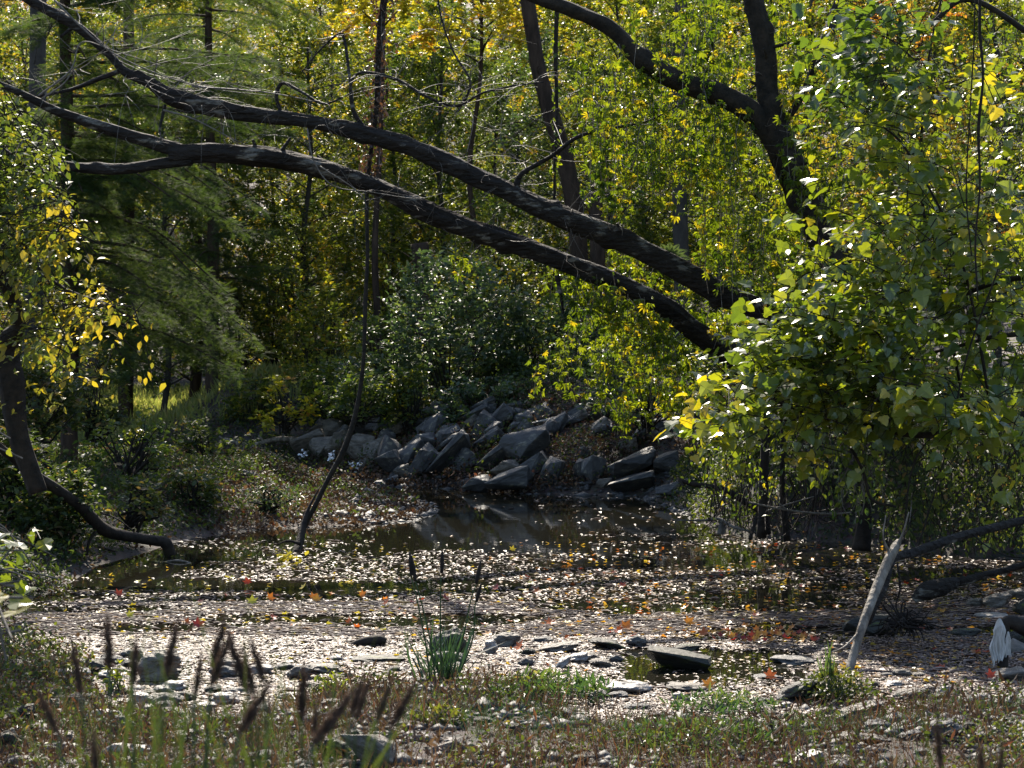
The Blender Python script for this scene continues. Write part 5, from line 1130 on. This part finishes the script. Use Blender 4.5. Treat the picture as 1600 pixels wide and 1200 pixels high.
# small coloured scraps beyond those
A = Acc(); n = 2600; px = rng.uniform(0, 1600, n); py = rng.uniform(845, 1070, n); x = xat(px, CZ * F / (py - 560)); y = CZ * F / (py - 560); k = (sdist(x, y) < .1) & (rng.random(n) < .35 + .5 * (px > 850)) & ~((py > 1008) & (px > 930) & (px < 1300)); x, y, px = x[k], y[k], px[k]; n = len(x)
leaves(A, np.stack([x, y, np.full(n, .02)], -1), rng.normal(0, 1, (n, 3)) * np.array([1, 1, .1]), UP + jit(n, .3), rng.uniform(.04, .09, n), 'dia', np.clip(rng.random(n) * .6 + .4 * (px > 800), 0, 1), 1.3)
tag(obj('leaf_scraps', A.mesh('scraps', smooth=False), M['orange']), 'small orange and yellow leaf scraps scattered over the pond', 'leaf scraps', None, 'stuff')
# riffle foam
m, t, o = nodemat('white water'); bb = t.nodes.new('ShaderNodeBsdfPrincipled'); bb.inputs['Base Color'].default_value = (.7, .72, .74, 1); bb.inputs['Roughness'].default_value = .25; t.links.new(bb.outputs[0], o.inputs[0]); M['foam'] = m
A = Acc(); P = np.concatenate([pscat([(325, 736), (440, 736), (440, 748), (330, 746)], 260, 50, 53), pscat([(468, 704), (480, 706), (480, 716), (468, 716)], 30, 49.5, 50), pscat([(512, 702), (522, 704), (524, 722), (514, 722)], 40, 48.6, 49), pscat([(545, 718), (566, 722), (566, 736), (550, 738)], 40, 48, 48.4)])
P[:260, 2] = .03 + rng.random(min(260, len(P))) * .05
leaves(A, P, rdir(len(P)), UP + jit(len(P), .25), .07, 'dia', .5, 1.5)
tag(obj('riffle_foam', A.mesh('foam', smooth=True), M['foam']), 'white water of the riffle between the far stones', 'water', None, 'stuff')

# ------------------------------------------------------------------ plants of the near shallows
def clump(label, px, py, mat, size, n, R_, H_, kind='oval', name='weed_tuft'):
    g = gp(px, py); e = empty(name, tuple(g), label, 'plant'); A = Acc(); a = rng.uniform(0, 6.28, n); r_ = rng.random(n) ** .6 * R_; h = rng.random(n) * H_ * (1 - .6 * (r_ / R_) ** 2)
    P = g + np.stack([np.cos(a) * r_, np.sin(a) * r_ * .8, h + .02], -1)
    leaves(A, P, rng.normal(0, .7, (n, 3)) + np.array([0, -.2, .3]), UP * .6 + jit(n, .5), size * rng.uniform(.6, 1.2, n), kind, np.clip(.2 + .7 * h / H_ + rng.normal(0, .12, n), 0, 1))
    St = Acc()
    for i in range(30): tube(St, [g + rng.normal(0, .04, 3) * [1, 1, 0], P[i]], [.006, .003], 3, 3, cap=False)
    tag(obj('stems', St.mesh('st', tuple(g)), M['twig'], e), kind='stuff'); obj('foliage', A.mesh('fol', tuple(g), False), M[mat], e); return e, g
e, g = clump('round yellow green weed tuft with grass spikes at the foot of the slanting pole', 1308, 1098, 'weed', .05, 900, .33, .3)
A = Acc(); n = 16; leaves(A, g + np.stack([rng.normal(-.08, .03, n), rng.normal(0, .03, n), np.full(n, .22)], -1), rng.normal(0, .16, (n, 3)) + UP, rdir(n), rng.uniform(.2, .36, n), 'blade', .6, .9); obj('grass_spikes', A.mesh('spikes', tuple(g), False), M['grass'], e)
clump('yellow green weed sprig by the mossy stone at lower left', 182, 1085, 'grape', .06, 90, .13, .3, name='weed_sprig')
clump('light green sprig behind the row of blurred plumes left of the sedge', 515, 1088, 'grape', .06, 90, .16, .22, name='weed_sprig')
clump('leafy sprig low in the centre just right of the sedge base', 690, 1135, 'weed', .06, 160, .25, .14, name='weed_sprig')
clump('green grass hummock in the water in front of the clear pool', 1130, 1112, 'grass', .10, 420, .5, .12, 'ndl', name='grass_hummock')
clump('green grass hummock at the bottom centre right of the sedge', 860, 1090, 'grass', .13, 500, .55, .16, 'ndl', name='grass_hummock')
clump('dark green grass hummock at the bottom, below the grey flat slab', 1080, 1165, 'grass', .11, 900, .6, .14, 'ndl', name='grass_hummock')
# sedge
g = gp(690, 1068); e = empty('sedge_clump', tuple(g), 'tall sedge clump with thin stems and dark cylindrical heads standing at the water edge', 'sedge')
A = Acc(); n = 120
leaves(A, g + np.stack([rng.normal(0, .09, n), rng.normal(0, .09, n), np.zeros(n)], -1), rng.normal(0, .34, (n, 3)) * [1.3, 1, 1] + UP, rng.normal(0, 1, (n, 3)), rng.uniform(.2, .72, n), 'blade', rng.random(n) * .45, .45)
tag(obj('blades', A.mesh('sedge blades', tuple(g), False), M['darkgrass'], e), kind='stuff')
for pts, hd in (([(672, 1060), (664, 1000), (650, 930), (640, 895)], (640, 862, 643, 900)), ([(680, 1060), (672, 1000), (658, 940), (648, 905)], (643, 868, 649, 908)), ([(690, 1060), (688, 980), (689, 900)], (691, 858, 690, 896)),
                ([(705, 1060), (725, 990), (735, 940), (744, 912)], (751, 876, 744, 912)), ([(715, 1060), (738, 1000), (742, 950), (745, 938)], (752, 912, 744, 940))):
    a = Acc(); tube(a, [at(p, q_, 17.6) for p, q_ in pts], [.009, .007, .005] if len(pts) == 3 else [.009, .008, .006, .005], 5, 20); so = obj('stem', a.mesh('sedge stem', tuple(g)), M['grass'], e)
    a = Acc(); tube(a, [at(hd[0], hd[1], 17.6), at((hd[0] + hd[2]) / 2, (hd[1] + hd[3]) / 2, 17.6), at(hd[2], hd[3], 17.6)], [.006, .02, .014], 8, 10, .2); obj('seed_head', a.mesh('sedge head', (0, 0, 0)), M['wood_dark'], e).location = -g

# foxtail plumes, close to the camera and out of focus
A = Acc(); n = 520; u = rng.random(n) ** .9; a_ = rng.uniform(0, 6.28, n); P = np.stack([np.cos(a_) * .004, np.sin(a_) * .004, u], -1)
leaves(A, P * [1, 1, 1], np.stack([np.cos(a_), np.sin(a_), np.full(n, 1.6)], -1), rdir(n), .20 * (1.1 - .6 * u) * (.45 + .55 * np.sin(np.pi * (.12 + .88 * u))), 'ndl', None, .38)
tube(A, [(0, 0, 0), (0, 0, .5), (0, 0, 1)], [.022, .03, .008], 6, 10)
HEAD = A.mesh('plume', smooth=False); HEAD.materials.append(M['plume'])
FOX = [((168, 972), (171, 1052), 4.6, 'leftmost tall straight plume left of the large boulder'), ((113, 1006), (127, 1088), 4.3, 'faint blurred plume at far left over the weeds'), ((212, 1003), (208, 1075), 4.4, 'short blurred plume between the tall straight one and the boulder'),
 ((275, 978), (258, 1066), 4.7, 'plume standing directly in front of the large rounded boulder'), ((349, 972), (331, 1050), 4.8, 'upper plume of the crossing pair right of the boulder'), ((358, 996), (328, 1078), 4.6, 'left arm of the peaked pair of plumes'),
 ((359, 996), (388, 1085), 4.7, 'right arm of the peaked pair of plumes'), ((382, 1018), (398, 1092), 4.5, 'plume just right of the peaked pair, upright'), ((393, 1003), (414, 1070), 4.4, 'plume leaning right beyond the peaked pair'), ((314, 1026), (304, 1094), 4.3, 'short plume left of the peaked pair'),
 ((474, 1048), (471, 1130), 4.6, 'dark upright plume standing alone in the lower left centre'), ((494, 1098), (490, 1156), 4.4, 'short plume right below the lone dark upright one'), ((548, 1085), (486, 1168), 4.1, 'blurred plume slanting strongly right over the pebbles'),
 ((578, 1058), (556, 1126), 4.5, 'first of four parallel slanting plumes left of the sedge'), ((566, 1060), (547, 1124), 4.2, 'faint plume doubled behind the first of the four parallel ones'), ((611, 1062), (588, 1132), 4.5, 'third of the parallel slanting plumes'), ((645, 1072), (610, 1140), 4.5, 'rightmost of the parallel slanting plumes'),
 ((60, 1080), (92, 1150), 4.1, 'blurred plume leaning left in the lower left corner'), ((418, 1072), (372, 1150), 4.2, 'blurred plume slanting right below the peaked pair'), ((1464, 1126), (1470, 1206), 4.0, 'left of the blurred plumes at the lower right'), ((1532, 1168), (1534, 1230), 3.9, 'middle blurred plume at the lower right, cut by the frame'), ((1566, 1162), (1560, 1230), 3.9, 'right of the blurred plumes at the lower right'), ((146, 1150), (150, 1215), 4.0, 'low blurred plume near the bottom left')]
for i, (tp, bt, Y, lab) in enumerate(FOX):
    a = at(*tp, Y); b = at(*bt, Y); a = a + (a - b) * .12; L_ = np.linalg.norm(a - b); gx = b[0] + (b[0] - a[0]) * 1.6 + rng.normal(0, .02); gy = Y + rng.normal(0, .05); zg = hg(gx, gy)
    root = np.array([gx, gy, zg]); e = empty('foxtail_grass', tuple(root), lab, 'grass plume', 'foxtail plumes in the foreground')
    h = obj('seed_head', HEAD, None, e); h.rotation_mode = 'QUATERNION'; h.rotation_quaternion = Vector(a - b).to_track_quat('Z', 'Y'); h.location = b - root; h.scale = (L_ * (.95 if i % 2 else 1.15),) * 2 + (L_,)
    s = Acc(); tube(s, [root - UP * .05, root * .5 + b * .5 + [(b[0] - root[0]) * .2, 0, 0], b], [.0042, .0038, .0028], 5, 14); obj('stem', s.mesh('foxtail stem', tuple(root)), M['grass'], e)
    A = Acc(); n = 6; leaves(A, root + rng.normal(0, .015, (n, 3)) * [1, 1, 0] + UP * rng.uniform(.0, .35, n)[:, None], rng.normal(0, .3, (n, 3)) + UP, rng.normal(0, 1, (n, 3)), rng.uniform(.35, .75, n) * (1 if i < 19 else .5), 'blade', rng.random(n) * .8, .16)
    obj('blade', A.mesh('foxtail blades', tuple(root), False), M['shade_toned_weed'], e)

# ------------------------------------------------------------------ a few background trunks that show between the leaves
for (pts, lab, mt, nm) in (
  ([(815, -60, 57, 20), (838, 90, 57, 24), (858, 170, 57, 26), (885, 260, 57, 28), (905, 400, 57, 30), (905, 640, 57, 34)], 'dark trunk behind the thin straight vine, leaning slightly left', 'bark_brown', 'grey_tree'),
  ([(655, 380, 58, 26), (668, 470, 58, 34), (665, 560, 58, 46), (668, 620, 58, 54)], 'stout brown trunk in the shade of the arching dark shrub', 'bark_brown', 'stout_tree'),
  ([(200, -40, 64, 16), (203, 200, 64, 18), (200, 380, 64, 20), (196, 620, 64, 24)], 'slim dark trunk right of the conifer trunk', 'bark_brown', 'slim_tree'),
  ([(930, 300, 56, 22), (935, 450, 56, 24), (940, 600, 56, 30)], 'shaded trunk seen through the gap in the creeper', 'bark_brown', 'shaded_tree'),
  ([(60, -40, 50, 26), (58, 200, 50, 28), (50, 620, 50, 34)], 'dim trunk at the top left behind the bare twigs', 'bark_grey', 'dim_tree'),
  ([(1065, -30, 54, 20), (1060, 200, 54, 22), (1070, 560, 54, 28)], 'thin grey trunk behind the creeper curtain', 'bark_grey', 'thin_tree')):
    P, r_ = pxpath(pts); b = P[-1].copy(); b[2] = hg(b[0], b[1]); P = np.vstack([P, b - UP * .3]); r_ = np.append(r_, r_[-1] * 1.1)
    e = empty(nm, tuple(b), lab, 'tree'); a = Acc(); C = tube(a, P, r_, 12, 60, .15, len(lab)); twigs(a, C[:30], 14, (.6, 2.2), .02)
    obj('trunk', a.mesh(nm, tuple(b)), M[mt], e)
tot = sum(len(m_.polygons) for m_ in bpy.data.meshes); print('TRIS approx', tot, 'objects', len(bpy.data.objects))
